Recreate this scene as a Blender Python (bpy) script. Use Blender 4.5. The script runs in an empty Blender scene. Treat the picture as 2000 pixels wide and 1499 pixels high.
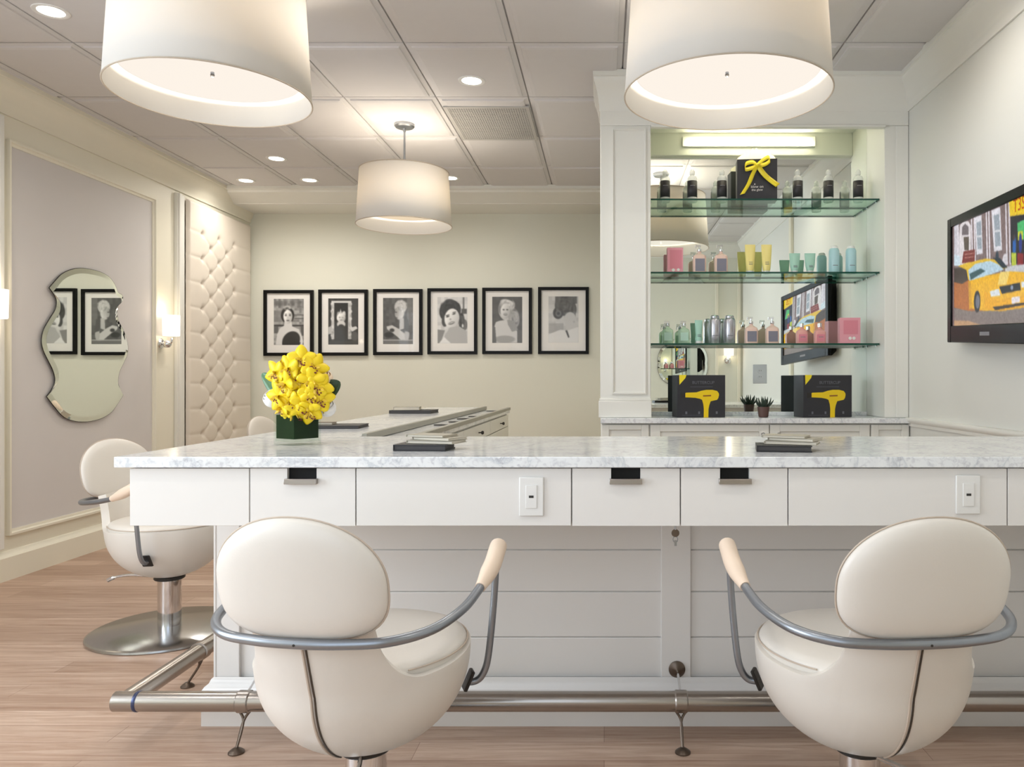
import bpy, bmesh, math, random
import numpy as np
from mathutils import Vector, Matrix

random.seed(7)
SC = bpy.context.scene
COL = SC.collection
PI = math.pi
F = 1500.0                     # focal length in pixels of the 2000 px wide frame
CZ = 1.24                      # eye height
HC = 3.09                      # ceiling height

# ------------------------------------------------------------------ camera
cam = bpy.data.cameras.new('camera')
cam.sensor_width = 36.0
cam.lens = 36.0 * F / 2000.0
cam.shift_x = -180.0 / 2000.0
cam.shift_y = -7.5 / 2000.0
cam.clip_start = 0.02
camo = bpy.data.objects.new('camera', cam)
COL.objects.link(camo)
camo.location = (0, 0, CZ)
camo.rotation_euler = (PI / 2, 0, 0)
SC.camera = camo

# ------------------------------------------------------------------ world, view
w = bpy.data.worlds.new('world'); SC.world = w; w.use_nodes = True
w.node_tree.nodes['Background'].inputs[0].default_value = (0.62, 0.76, 1.0, 1)
w.node_tree.nodes['Background'].inputs[1].default_value = 0.6
SC.view_settings.view_transform = 'Standard'
SC.view_settings.look = 'None'
SC.view_settings.gamma = 1.0
SC.view_settings.use_curve_mapping = False
SC.view_settings.exposure = 0.50


def light(name, kind, loc, energy, color=(1, 1, 1), size=0.1, rot=(0, 0, 0), size_y=None, spot=None):
    l = bpy.data.lights.new(name, kind)
    l.energy = energy; l.color = color
    if kind == 'AREA':
        l.size = size
        if size_y: l.shape = 'RECTANGLE'; l.size_y = size_y
        else: l.shape = 'DISK'
    else:
        l.shadow_soft_size = size
    if kind == 'SPOT':
        l.spot_size = spot or 2.2; l.spot_blend = 0.8
    o = bpy.data.objects.new(name, l); COL.objects.link(o)
    o.location = loc; o.rotation_euler = rot
    return o


K_DOWN, K_WIN, K_PEND = 27.0, 92.0, 12.0
# daylight through the left window; unseen rear window added to fill the counter fronts
light('daylight_left', 'AREA', (-3.99, 1.05, 1.65), K_WIN, (0.86, 0.93, 1.0), 2.0, (0, -PI / 2, 0), 2.2)
light('rear_fill_light', 'AREA', (-1.05, -0.57, 1.75), K_WIN * 0.13, (0.90, 0.95, 1.0), 1.9, (PI / 2, 0, 0), 2.0)

# ------------------------------------------------------------------ materials
MATS = {}


def srgb(r, g, b):
    def f(c):
        c /= 255.0
        return c / 12.92 if c <= 0.04045 else ((c + 0.055) / 1.055) ** 2.4
    return (f(r), f(g), f(b), 1)


def mat(name, col, rough=0.5, metal=0.0, noise=0.0, nscale=8.0, bump=0.0, bscale=60.0, coat=0.0, spec=0.5, trans=0.0):
    if name in MATS: return MATS[name]
    m = bpy.data.materials.new(name); m.use_nodes = True
    nt = m.node_tree; b = nt.nodes['Principled BSDF']
    b.inputs['Base Color'].default_value = col
    b.inputs['Roughness'].default_value = rough
    b.inputs['Metallic'].default_value = metal
    b.inputs['Specular IOR Level'].default_value = spec
    b.inputs['Coat Weight'].default_value = coat
    tc = nt.nodes.new('ShaderNodeTexCoord')
    if noise > 0:
        n = nt.nodes.new('ShaderNodeTexNoise'); n.inputs['Scale'].default_value = nscale
        n.inputs['Detail'].default_value = 4
        nt.links.new(tc.outputs['Object'], n.inputs['Vector'])
        mx = nt.nodes.new('ShaderNodeMix'); mx.data_type = 'RGBA'
        mx.inputs['A'].default_value = tuple(max(0, c * (1 - noise)) for c in col[:3]) + (1,)
        mx.inputs['B'].default_value = tuple(min(1, c * (1 + noise)) for c in col[:3]) + (1,)
        nt.links.new(n.outputs['Fac'], mx.inputs['Factor'])
        nt.links.new(mx.outputs['Result'], b.inputs['Base Color'])
    if bump > 0:
        n2 = nt.nodes.new('ShaderNodeTexNoise'); n2.inputs['Scale'].default_value = bscale
        nt.links.new(tc.outputs['Object'], n2.inputs['Vector'])
        bp = nt.nodes.new('ShaderNodeBump'); bp.inputs['Strength'].default_value = bump
        bp.inputs['Distance'].default_value = 0.002
        nt.links.new(n2.outputs['Fac'], bp.inputs['Height'])
        nt.links.new(bp.outputs['Normal'], b.inputs['Normal'])
    MATS[name] = m
    return m


def emis(name, col, strength):
    if name in MATS: return MATS[name]
    m = bpy.data.materials.new(name); m.use_nodes = True
    nt = m.node_tree; nt.nodes.clear()
    e = nt.nodes.new('ShaderNodeEmission'); e.inputs[0].default_value = col; e.inputs[1].default_value = strength
    o = nt.nodes.new('ShaderNodeOutputMaterial'); nt.links.new(e.outputs[0], o.inputs[0])
    MATS[name] = m
    return m


def clear(name, tint, gloss=1.0, rough=0.02, solid=0.0):
    """thin clear glass or plastic: tinted see-through plus a fresnel sheen"""
    if name in MATS: return MATS[name]
    m = bpy.data.materials.new(name); m.use_nodes = True
    nt = m.node_tree; nt.nodes.clear()
    t = nt.nodes.new('ShaderNodeBsdfTransparent'); t.inputs[0].default_value = tint
    g = nt.nodes.new('ShaderNodeBsdfGlossy'); g.inputs['Roughness'].default_value = rough
    base = t
    if solid > 0:
        d = nt.nodes.new('ShaderNodeBsdfDiffuse'); d.inputs[0].default_value = tint
        ms = nt.nodes.new('ShaderNodeMixShader'); ms.inputs[0].default_value = solid
        nt.links.new(t.outputs[0], ms.inputs[1]); nt.links.new(d.outputs[0], ms.inputs[2]); base = ms
    fr = nt.nodes.new('ShaderNodeLayerWeight'); fr.inputs[0].default_value = 0.5
    pw = nt.nodes.new('ShaderNodeMath'); pw.operation = 'POWER'; pw.inputs[1].default_value = 4.0
    nt.links.new(fr.outputs['Facing'], pw.inputs[0])
    mu = nt.nodes.new('ShaderNodeMath'); mu.operation = 'MULTIPLY_ADD'; mu.inputs[1].default_value = .75 * gloss; mu.inputs[2].default_value = .04 * gloss
    nt.links.new(pw.outputs[0], mu.inputs[0])
    mx = nt.nodes.new('ShaderNodeMixShader')
    nt.links.new(mu.outputs[0], mx.inputs[0]); nt.links.new(base.outputs[0], mx.inputs[1]); nt.links.new(g.outputs[0], mx.inputs[2])
    o = nt.nodes.new('ShaderNodeOutputMaterial'); nt.links.new(mx.outputs[0], o.inputs[0])
    MATS[name] = m
    return m


def attr_mat(name, emit=0.0, rough=0.5):
    """a printed or glowing picture: colours stored per point of its flat grid"""
    m = bpy.data.materials.new(name); m.use_nodes = True
    nt = m.node_tree; b = nt.nodes['Principled BSDF']
    a = nt.nodes.new('ShaderNodeVertexColor'); a.layer_name = 'picture'
    b.inputs['Roughness'].default_value = rough
    if emit:
        b.inputs['Base Color'].default_value = (0.01, 0.01, 0.01, 1)
        nt.links.new(a.outputs[0], b.inputs['Emission Color']); b.inputs['Emission Strength'].default_value = emit
        b.inputs['Roughness'].default_value = 0.25; b.inputs['Specular IOR Level'].default_value = 0.15
    else:
        nt.links.new(a.outputs[0], b.inputs['Base Color'])
    return m


def marble():
    m = bpy.data.materials.new('marble'); m.use_nodes = True
    nt = m.node_tree; b = nt.nodes['Principled BSDF']
    tc = nt.nodes.new('ShaderNodeTexCoord')
    n1 = nt.nodes.new('ShaderNodeTexNoise'); n1.inputs['Scale'].default_value = 3.0; n1.inputs['Detail'].default_value = 8
    n1.inputs['Roughness'].default_value = 0.62; n1.inputs['Distortion'].default_value = 1.4
    n2 = nt.nodes.new('ShaderNodeTexNoise'); n2.inputs['Scale'].default_value = 60.0; n2.inputs['Detail'].default_value = 6
    n2.inputs['Distortion'].default_value = 0.8
    for n in (n1, n2): nt.links.new(tc.outputs['Object'], n.inputs['Vector'])
    r1 = nt.nodes.new('ShaderNodeValToRGB')
    e = r1.color_ramp.elements
    e[0].position = 0.40; e[0].color = (1, 1, 1, 1)
    e[1].position = 0.60; e[1].color = (1, 1, 1, 1)
    x = r1.color_ramp.elements.new(0.49); x.color = (0.74, 0.76, 0.79, 1)
    x = r1.color_ramp.elements.new(0.47); x.color = (0.93, 0.93, 0.94, 1)
    x = r1.color_ramp.elements.new(0.515); x.color = (0.95, 0.95, 0.95, 1)
    nt.links.new(n1.outputs['Fac'], r1.inputs[0])
    r2 = nt.nodes.new('ShaderNodeValToRGB'); e = r2.color_ramp.elements
    e[0].position = 0.32; e[0].color = (0.66, 0.67, 0.70, 1)
    e[1].position = 0.50; e[1].color = (0.86, 0.88, 0.89, 1)
    nt.links.new(n2.outputs['Fac'], r2.inputs[0])
    mx = nt.nodes.new('ShaderNodeMix'); mx.data_type = 'RGBA'; mx.blend_type = 'MULTIPLY'; mx.inputs['Factor'].default_value = 1
    nt.links.new(r1.outputs[0], mx.inputs['A']); nt.links.new(r2.outputs[0], mx.inputs['B'])
    nt.links.new(mx.outputs['Result'], b.inputs['Base Color'])
    b.inputs['Roughness'].default_value = 0.13
    b.inputs['Specular IOR Level'].default_value = 0.6
    return m


def wood_floor():
    m = bpy.data.materials.new('oak_planks'); m.use_nodes = True
    nt = m.node_tree; b = nt.nodes['Principled BSDF']
    tc = nt.nodes.new('ShaderNodeTexCoord')
    br = nt.nodes.new('ShaderNodeTexBrick')
    br.offset = 0.37; br.inputs['Scale'].default_value = 1.0
    br.inputs['Brick Width'].default_value = 1.7; br.inputs['Row Height'].default_value = 0.125
    br.inputs['Mortar Size'].default_value = 0.0012; br.inputs['Mortar Smooth'].default_value = 0.3
    br.inputs['Color1'].default_value = srgb(216, 192, 173)
    br.inputs['Color2'].default_value = srgb(190, 163, 143)
    br.inputs['Mortar'].default_value = srgb(160, 132, 114)
    nt.links.new(tc.outputs['Object'], br.inputs['Vector'])
    mp = nt.nodes.new('ShaderNodeMapping'); mp.inputs['Scale'].default_value = (1.6, 26.0, 1.0)
    nt.links.new(tc.outputs['Object'], mp.inputs['Vector'])
    n = nt.nodes.new('ShaderNodeTexNoise'); n.inputs['Scale'].default_value = 1.6; n.inputs['Detail'].default_value = 9
    n.inputs['Roughness'].default_value = 0.65; n.inputs['Distortion'].default_value = 0.7
    nt.links.new(mp.outputs[0], n.inputs['Vector'])
    r = nt.nodes.new('ShaderNodeValToRGB'); e = r.color_ramp.elements
    e[0].position = 0.28; e[0].color = srgb(192, 168, 152); e[1].position = 0.72; e[1].color = (1, 1, 1, 1)
    nt.links.new(n.outputs['Fac'], r.inputs[0])
    mx = nt.nodes.new('ShaderNodeMix'); mx.data_type = 'RGBA'; mx.blend_type = 'MULTIPLY'; mx.inputs['Factor'].default_value = 0.85
    nt.links.new(br.outputs['Color'], mx.inputs['A']); nt.links.new(r.outputs[0], mx.inputs['B'])
    nt.links.new(mx.outputs['Result'], b.inputs['Base Color'])
    b.inputs['Roughness'].default_value = 0.42
    bp = nt.nodes.new('ShaderNodeBump'); bp.inputs['Strength'].default_value = 0.15; bp.inputs['Distance'].default_value = 0.002
    nt.links.new(n.outputs['Fac'], bp.inputs['Height']); nt.links.new(bp.outputs[0], b.inputs['Normal'])
    return m


def shade_mat():
    m = bpy.data.materials.new('lamp_linen'); m.use_nodes = True
    nt = m.node_tree; nt.nodes.clear()
    d = nt.nodes.new('ShaderNodeBsdfDiffuse'); d.inputs[0].default_value = (0.80, 0.785, 0.75, 1)
    t = nt.nodes.new('ShaderNodeBsdfTranslucent'); t.inputs[0].default_value = (0.95, 0.82, 0.62, 1)
    tc = nt.nodes.new('ShaderNodeTexCoord'); n = nt.nodes.new('ShaderNodeTexNoise'); n.inputs['Scale'].default_value = 90
    bp = nt.nodes.new('ShaderNodeBump'); bp.inputs['Strength'].default_value = 0.1; bp.inputs['Distance'].default_value = 0.001
    nt.links.new(tc.outputs['Object'], n.inputs['Vector']); nt.links.new(n.outputs['Fac'], bp.inputs['Height'])
    nt.links.new(bp.outputs[0], d.inputs['Normal'])
    mx = nt.nodes.new('ShaderNodeMixShader'); mx.inputs[0].default_value = 0.20
    nt.links.new(d.outputs[0], mx.inputs[1]); nt.links.new(t.outputs[0], mx.inputs[2])
    o = nt.nodes.new('ShaderNodeOutputMaterial'); nt.links.new(mx.outputs[0], o.inputs[0])
    return m


M_MARBLE = marble(); M_FLOOR = wood_floor(); M_SHADE = shade_mat()
M_WALL = mat('wall_paint', srgb(228, 228, 215), 0.7, noise=0.015, nscale=2, bump=0.05, bscale=220)
M_WALLR = mat('wall_paint_right', srgb(226, 226, 220), 0.7, noise=0.015, nscale=2, bump=0.05, bscale=220)
M_CREAM = mat('cream_moulding', srgb(236, 231, 214), 0.45, noise=0.01, nscale=5)
M_TRIM = mat('white_moulding', srgb(234, 233, 226), 0.4, noise=0.01, nscale=5)
M_CEIL = mat('ceiling_tile', srgb(215, 212, 211), 0.85, noise=0.02, nscale=12, bump=0.15, bscale=300)
M_PANEL = mat('panel_fabric', srgb(214, 210, 208), 0.75, noise=0.02, nscale=4, bump=0.1, bscale=500)
M_LACQ = mat('white_lacquer', srgb(234, 231, 227), 0.28, noise=0.008, nscale=3)
M_TUFT = mat('tufted_vinyl', srgb(228, 218, 205), 0.38, noise=0.02, nscale=6)
M_LEATH = mat('white_leather', srgb(229, 223, 214), 0.36, noise=0.02, nscale=5, bump=0.08, bscale=260)
M_STEEL = mat('satin_steel', srgb(168, 172, 178), 0.28, 1.0, noise=0.03, nscale=20)
M_RAIL = mat('brushed_rail', srgb(172, 166, 160), 0.26, 1.0, noise=0.04, nscale=14)
M_CHROME = mat('chrome', srgb(225, 226, 228), 0.08, 1.0, noise=0.01, nscale=4)
M_TUBE = mat('grey_tube', srgb(150, 155, 162), 0.33, 0.85, noise=0.02, nscale=16)
M_DARK = mat('dark_metal', srgb(60, 58, 56), 0.4, 0.6, noise=0.05)
M_BRONZE = mat('bronze_plate', srgb(110, 98, 88), 0.35, 0.9, noise=0.06)
M_BLACK = mat('black_paint', srgb(9, 9, 9), 0.4, noise=0.1, spec=.2)
M_GLOSSB = mat('gloss_black', srgb(8, 8, 9), 0.25, noise=0.1, spec=.15)
M_HOLE = mat('dark_recess', srgb(10, 9, 8), 0.8, noise=0.1)
M_ARMW = mat('cream_arm_pad', srgb(240, 218, 196), 0.4, noise=0.03, nscale=20)
M_MIRROR = mat('mirror_silver', (0.86, 0.90, 0.85, 1), 0.0, 1.0)
M_MIRROR.node_tree.nodes['Principled BSDF'].inputs['Roughness'].default_value = 0.004
M_PLATE = mat('white_plastic', srgb(234, 233, 230), 0.3, noise=0.01)
M_PAPER = mat('white_mat_board', srgb(240, 238, 235), 0.7, noise=0.01)
M_VENT = mat('vent_grille', srgb(184, 181, 176), 0.6, 0.0, noise=0.03, nscale=60)
M_BACK = mat('display_back', srgb(225, 228, 216), 0.6, noise=0.01)

# ------------------------------------------------------------------ mesh helpers


class MB:
    def __init__(s): s.v = []; s.f = []; s.m = []
    def add(s, vs, fs, mi=0):
        o = len(s.v); s.v += [tuple(p) for p in vs]; s.f += [tuple(i + o for i in f) for f in fs]; s.m += [mi] * len(fs); return s
    def box(s, a, b, mi=0):
        x0, y0, z0 = [min(p, q) for p, q in zip(a, b)]; x1, y1, z1 = [max(p, q) for p, q in zip(a, b)]
        vs = [(x0, y0, z0), (x1, y0, z0), (x1, y1, z0), (x0, y1, z0), (x0, y0, z1), (x1, y0, z1), (x1, y1, z1), (x0, y1, z1)]
        return s.add(vs, [(3, 2, 1, 0), (4, 5, 6, 7), (0, 1, 5, 4), (1, 2, 6, 5), (2, 3, 7, 6), (3, 0, 4, 7)], mi)
    def obox(s, c, ax, ay, az, mi=0):
        c = Vector(c); ax = Vector(ax); ay = Vector(ay); az = Vector(az)
        vs = [c + i * ax + j * ay + k * az for k in (-1, 1) for i, j in ((-1, -1), (1, -1), (1, 1), (-1, 1))]
        return s.add(vs, [(3, 2, 1, 0), (4, 5, 6, 7), (0, 1, 5, 4), (1, 2, 6, 5), (2, 3, 7, 6), (3, 0, 4, 7)], mi)
    def lathe(s, prof, c=(0, 0, 0), seg=32, axis='z', mi=0):
        n = len(prof); vs = []; fs = []
        for (r, h) in prof:
            for k in range(seg):
                a = 2 * PI * k / seg; x, y = r * math.cos(a), r * math.sin(a)
                p = {'z': (x, y, h), 'y': (x, h, -y), 'x': (h, x, y)}[axis]
                vs.append((c[0] + p[0], c[1] + p[1], c[2] + p[2]))
        for i in range(n - 1):
            for k in range(seg):
                k2 = (k + 1) % seg
                fs.append((i * seg + k, i * seg + k2, (i + 1) * seg + k2, (i + 1) * seg + k))
        if prof[0][0] > 1e-6: fs.append(tuple(range(seg))[::-1])
        if prof[-1][0] > 1e-6: fs.append(tuple((n - 1) * seg + k for k in range(seg)))
        return s.add(vs, fs, mi)
    def tube(s, pts, r, seg=12, mi=0, cap=True):
        P = [Vector(p) for p in pts]; n = len(P)
        rr = r if isinstance(r, (list, tuple)) else [r] * n
        T = [(P[min(i + 1, n - 1)] - P[max(i - 1, 0)]).normalized() for i in range(n)]
        up = Vector((0, 0, 1)) if abs(T[0].z) < 0.9 else Vector((1, 0, 0))
        N = (up - T[0] * up.dot(T[0])).normalized(); vs = []; fs = []
        for i in range(n):
            N = (N - T[i] * N.dot(T[i])).normalized(); B = T[i].cross(N)
            for k in range(seg):
                a = 2 * PI * k / seg; vs.append(P[i] + rr[i] * (math.cos(a) * N + math.sin(a) * B))
        for i in range(n - 1):
            for k in range(seg):
                k2 = (k + 1) % seg; fs.append((i * seg + k, i * seg + k2, (i + 1) * seg + k2, (i + 1) * seg + k))
        if cap: fs.append(tuple(range(seg))[::-1]); fs.append(tuple((n - 1) * seg + k for k in range(seg)))
        return s.add(vs, fs, mi)
    def prism(s, poly, to3, d0, d1, mi=0, side=None):
        """poly in 2D, to3(u, v, d) gives the 3D point"""
        n = len(poly)
        vs = [to3(u, v, d0) for u, v in poly] + [to3(u, v, d1) for u, v in poly]
        s.add(vs, [tuple(range(n)), tuple(range(2 * n - 1, n - 1, -1))], mi)
        s.f += [tuple(x + len(s.v) - 2 * n for x in (i, (i + 1) % n + 0, (i + 1) % n + n, i + n)) for i in range(n)]
        s.m += [mi if side is None else side] * n
        return s
    def sweep(s, prof, path, closed=False, mi=0):
        """prof: list of (a, b); path: list of functions (a, b) -> point"""
        n = len(prof); vs = []; fs = []
        for fn in path: vs += [fn(a, b) for a, b in prof]
        L = len(path)
        for i in range(L if closed else L - 1):
            j = (i + 1) % L
            for k in range(n - 1): fs.append((i * n + k, i * n + k + 1, j * n + k + 1, j * n + k))
        return s.add(vs, fs, mi)


def spline(pts, n=8):
    P = [Vector(p) for p in pts]; out = []
    for i in range(len(P) - 1):
        p0 = P[max(i - 1, 0)]; p1 = P[i]; p2 = P[i + 1]; p3 = P[min(i + 2, len(P) - 1)]
        for k in range(n):
            t = k / n
            out.append(0.5 * ((2 * p1) + (p2 - p0) * t + (2 * p0 - 5 * p1 + 4 * p2 - p3) * t * t + (3 * p1 - p0 - 3 * p2 + p3) * t ** 3))
    out.append(P[-1]); return out


def mk(name, mb, m, parent=None, smooth=True, ang=35, bevel=0.0, seg=2, sub=0, solid=0.0):
    me = bpy.data.meshes.new(name); me.from_pydata([tuple(v) for v in mb.v], [], mb.f)
    ms = m if isinstance(m, (list, tuple)) else [m]
    for x in ms: me.materials.append(x)
    if len(ms) > 1: me.polygons.foreach_set('material_index', mb.m)
    bm = bmesh.new(); bm.from_mesh(me); bmesh.ops.recalc_face_normals(bm, faces=bm.faces); bm.to_mesh(me); bm.free()
    if smooth:
        me.shade_smooth(); me.set_sharp_from_angle(angle=math.radians(ang))
    me.update()
    o = bpy.data.objects.new(name, me); COL.objects.link(o)
    if parent: o.parent = parent
    if solid:
        x = o.modifiers.new('s', 'SOLIDIFY'); x.thickness = solid; x.offset = -1
    if bevel:
        x = o.modifiers.new('b', 'BEVEL'); x.width = bevel; x.segments = seg; x.limit_method = 'ANGLE'; x.angle_limit = 0.6
        x.harden_normals = False
    if sub:
        x = o.modifiers.new('u', 'SUBSURF'); x.levels = sub; x.render_levels = sub
    return o


def thing(name, label, cat, loc=(0, 0, 0), rz=0.0, group=None):
    o = bpy.data.objects.new(name, None); COL.objects.link(o)
    o.location = loc; o.rotation_euler = (0, 0, rz); o.empty_display_size = 0.1
    return tag(o, label, cat, group)


def tag(o, label, cat, group=None):
    o['label'] = label; o['category'] = cat
    if group: o['group'] = group
    return o


def struct(name, mb, m, **k):
    o = mk(name, mb, m, **k); o['kind'] = 'structure'; return o


def dup(o, loc=None, rz=None, label=None, parent=None):
    kids = [c for c in COL.objects if c.parent == o]
    c = o.copy(); COL.objects.link(c); c.parent = parent
    for k in kids: dup(k, parent=c)
    if loc is not None: c.location = loc
    if rz is not None: c.rotation_euler = (0, 0, rz)
    if label: c['label'] = label
    return c


def text(name, body, size, m, parent, loc, rot, ext=0.0004, align='CENTER'):
    cu = bpy.data.curves.new('t', 'FONT'); cu.body = body; cu.size = size; cu.extrude = ext; cu.align_x = align; cu.align_y = 'CENTER'
    cu.resolution_u = 3
    t = bpy.data.objects.new('t', cu); COL.objects.link(t)
    dg = bpy.context.evaluated_depsgraph_get(); dg.update()
    me = bpy.data.meshes.new_from_object(t.evaluated_get(dg))
    bpy.data.objects.remove(t)
    me.materials.clear(); me.materials.append(m)
    o = bpy.data.objects.new(name, me); COL.objects.link(o); o.parent = parent
    o.location = loc; o.rotation_euler = rot
    return o


def X(px, Y): return (px - 1180.0) * Y / F
def Z(py, Y): return CZ + (742.0 - py) * Y / F

# ------------------------------------------------------------------ room shell
XL, XR, YB, YR = -3.72, 1.87, 8.06, -0.30
struct('floor', MB().box((XL - .3, YR - .2, -.1), (XR + .3, YB + .2, 0)), M_FLOOR, smooth=False)

# ceiling: a white grid with dropped bevelled tiles
cb = MB().box((XL - .3, YR - .2, HC + .03), (XR + .3, YB + .2, HC + .13))
gx = [-0.50 + .61 * k for k in range(-6, 6)]; gy = [4.25 + .815 * k for k in range(-6, 6)]
g = .005
for i in range(len(gx) - 1):
    for j in range(len(gy) - 1):
        x0, x1, y0, y1 = gx[i] + g, gx[i + 1] - g, gy[j] + g, gy[j + 1] - g
        if x1 < XL or x0 > XR or y1 < YR or y0 > YB: continue
        rings = [(0, HC + .028), (0, HC + .016), (.028, HC + .011), (.031, HC + .004), (.052, HC), (.053, HC)]
        vs = []
        for d, z in rings: vs += [(x0 + d, y0 + d, z), (x1 - d, y0 + d, z), (x1 - d, y1 - d, z), (x0 + d, y1 - d, z)]
        fs = []
        for r in range(5):
            for k in range(4): fs.append((r * 4 + k, r * 4 + (k + 1) % 4, r * 4 + 4 + (k + 1) % 4, r * 4 + 4 + k))
        fs.append((20, 21, 22, 23)); cb.add(vs, fs)
struct('ceiling', cb, M_CEIL, smooth=False)

# left wall with window opening near the camera
WY0, WY1, WZ0, WZ1 = -.05, 2.15, .65, 2.65
wl = MB()
wl.box((XL - .2, YR - .2, 0), (XL, WY0, HC + .03)); wl.box((XL - .2, WY1, 0), (XL, YB + .2, HC + .03))
wl.box((XL - .2, WY0, 0), (XL, WY1, WZ0)); wl.box((XL - .2, WY0, WZ1), (XL, WY1, HC + .03))
struct('wall_left', wl, M_CREAM, smooth=False)
VX0, VX1, VZ0, VZ1 = -2.05, -.05, .7, 2.75  # opening of the added rear window, out of view, letting in fill light
wr = MB().box((XR, YR - .2, 0), (XR + .2, YB + .2, HC + .03))
struct('wall_right', wr, M_WALLR, smooth=False)
struct('wall_back', MB().box((XL, YB, 0), (XR, YB + .2, HC + .03)), M_WALL, smooth=False)
wq = MB().box((XL, YR - .2, 0), (VX0, YR, HC + .03)).box((VX1, YR - .2, 0), (XR, YR, HC + .03))
wq.box((VX0, YR - .2, 0), (VX1, YR, VZ0)).box((VX0, YR - .2, VZ1), (VX1, YR, HC + .03))
struct('wall_rear', wq, M_WALL, smooth=False)
struct('wall_alcove', MB().box((-.024, 5.06, 0), (XR, YB, HC + .03)), M_WALL, smooth=False)
M_PANE = clear('window_glass', (.98, .99, 1, 1), 0.6)
for nm, a0, a1, b0, b1, fn in (('window_1', WY0, WY1, WZ0, WZ1, lambda p, q, r: (XL - .08 + q, p, r)), ('rear_fill_window', VX0, VX1, VZ0, VZ1, lambda p, q, r: (p, YR - .08 + q, r))):
    fr = MB(); t = .05
    def wb(mb, p0, p1, q, r0, r1): return mb.box(fn(p0, -q, r0), fn(p1, q, r1))
    wb(fr, a0, a0 + t, .03, b0, b1); wb(fr, a1 - t, a1, .03, b0, b1); wb(fr, a0 + t, a1 - t, .03, b0, b0 + t); wb(fr, a0 + t, a1 - t, .03, b1 - t, b1)
    wb(fr, (a0 + a1) / 2 - .02, (a0 + a1) / 2 + .02, .02, b0 + t, b1 - t)
    o = struct(nm, fr, M_TRIM, smooth=False)
    mk('window_pane', wb(MB(), a0 + t, a1 - t, .003, b0 + t, b1 - t), M_PANE, o, smooth=False)

# crown mouldings (a: out from the wall, b: height)
CR = [(0, 2.885), (.014, 2.885), (.016, 2.925), (.028, 2.935), (.034, 2.96), (.05, 2.99), (.075, 3.02), (.105, 3.042), (.108, 3.062), (.122, 3.066), (.122, HC + .012)]
trim_i = [0]


def trim(mb, m, **k):
    trim_i[0] += 1
    return struct('trim_%d' % trim_i[0], mb, m, **k)


trim(MB().sweep(CR, [lambda a, b: (XL + a, YR, b), lambda a, b: (XL + a, YB, b)]), M_CREAM, ang=50)
trim(MB().sweep(CR, [lambda a, b: (XR - a * .75, YR, b), lambda a, b: (XR - a * .75, 4.72 - a, b)]), M_TRIM, ang=50)
trim(MB().sweep(CR, [lambda a, b: (XL, YR + a, b), lambda a, b: (XR, YR + a, b)]), M_TRIM, ang=50)
CB = [(0, 2.982), (.45, 2.982), (.455, 2.990), (.47, 2.992), (.50, 3.00), (.56, 3.018), (.62, 3.030), (.69, 3.040), (.70, 3.06), (.735, 3.064), (.74, HC + .012)]
trim(MB().sweep(CB, [lambda a, b: (XL, YB - a, b), lambda a, b: (-.024, YB - a, b)]), M_TRIM, ang=50)

# left wall: raised stiles and rails around fabric panels, baseboard
def lbox(mb, y0, y1, z0, z1, d0, d1): return mb.box((XL + d0, y0, z0), (XL + d1, y1, z1))


def lframe(mb, y0, y1, z0, z1, wd=.035, d=.03):
    """picture-frame moulding with a bevelled section on the left wall"""
    pr = [(0, 0), (0, d), (wd * .4, d), (wd * .55, d * .55), (wd, d * .45), (wd, 0)]
    cs = [(y0, z0, 1, 1), (y1, z0, -1, 1), (y1, z1, -1, -1), (y0, z1, 1, -1)]
    path = [(lambda a, b, c=c: (XL + b, c[0] + c[2] * a, c[1] + c[3] * a)) for c in cs]
    mb.sweep(pr, path, closed=True)


lm = MB()
lframe(lm, 4.77, 6.34, .27, 2.735); lframe(lm, 2.75, 4.38, .27, 2.735)
trim(lm, M_CREAM, ang=25)
lm = MB(); lbox(lm, 4.80, 6.31, .30, 2.705, 0, .006); lbox(lm, 2.78, 4.35, .30, 2.705, 0, .006)
trim(lm, M_PANEL, smooth=False)
lm = MB()
for y0, y1 in ((4.66, 4.72), (4.43, 4.49), (6.64, 6.70)):
    lbox(lm, y0, y1, .2, 2.86, 0, .03); lbox(lm, y0 + .012, y1 - .012, .2, 2.86, 0, .045)
lbox(lm, 6.70, 6.775, .2, 2.86, 0, .02)
trim(lm, M_TRIM, bevel=.004)
bbp = [(0, .175), (.012, .172), (.02, .155), (.03, .15), (.045, .142), (.045, 0)]
b = struct('baseboard_left', MB().sweep(bbp, [lambda a, b: (XL + a, YR, b), lambda a, b: (XL + a, YB, b)]), M_CREAM, ang=50)
struct('baseboard_back', MB().sweep(bbp, [lambda a, b: (XL, YB - a, b), lambda a, b: (-.024, YB - a, b)]), M_TRIM, ang=50)
struct('baseboard_right', MB().sweep(bbp, [lambda a, b: (XR - a, YR, b), lambda a, b: (XR - a, 4.7, b)]), M_TRIM, ang=50)
rl = [(0, .955), (.012, .957), (.014, .975), (.03, .985), (.034, 1.0), (.03, 1.008), (0, 1.01)]
trim(MB().sweep(rl, [lambda a, b: (XR - a, YR, b), lambda a, b: (XR - a, 4.69, b)]), M_TRIM, ang=50)
# vertical pilaster strips on the rear wall and right wall, seen in the display mirror
rt = MB(); rt.box((1.50, YR, .2), (1.54, YR + .03, 2.86)); rt.box((1.80, YR, .2), (1.84, YR + .03, 2.86))
rt.box((.1, YR, 2.60), (1.5, YR + .02, 2.63)); trim(rt, M_CREAM, bevel=.004)
rt = MB().box((XR - .03, 2.42, 1.01), (XR, 2.50, 2.88)); trim(rt, M_CREAM, bevel=.004)

# ------------------------------------------------------------------ display unit (built-in, right)
FY = 4.72
un = thing('display_cabinet', 'white built-in display cabinet with mirrored niche between back wall and television wall', 'cabinet', (.9, FY, 0))


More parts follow.
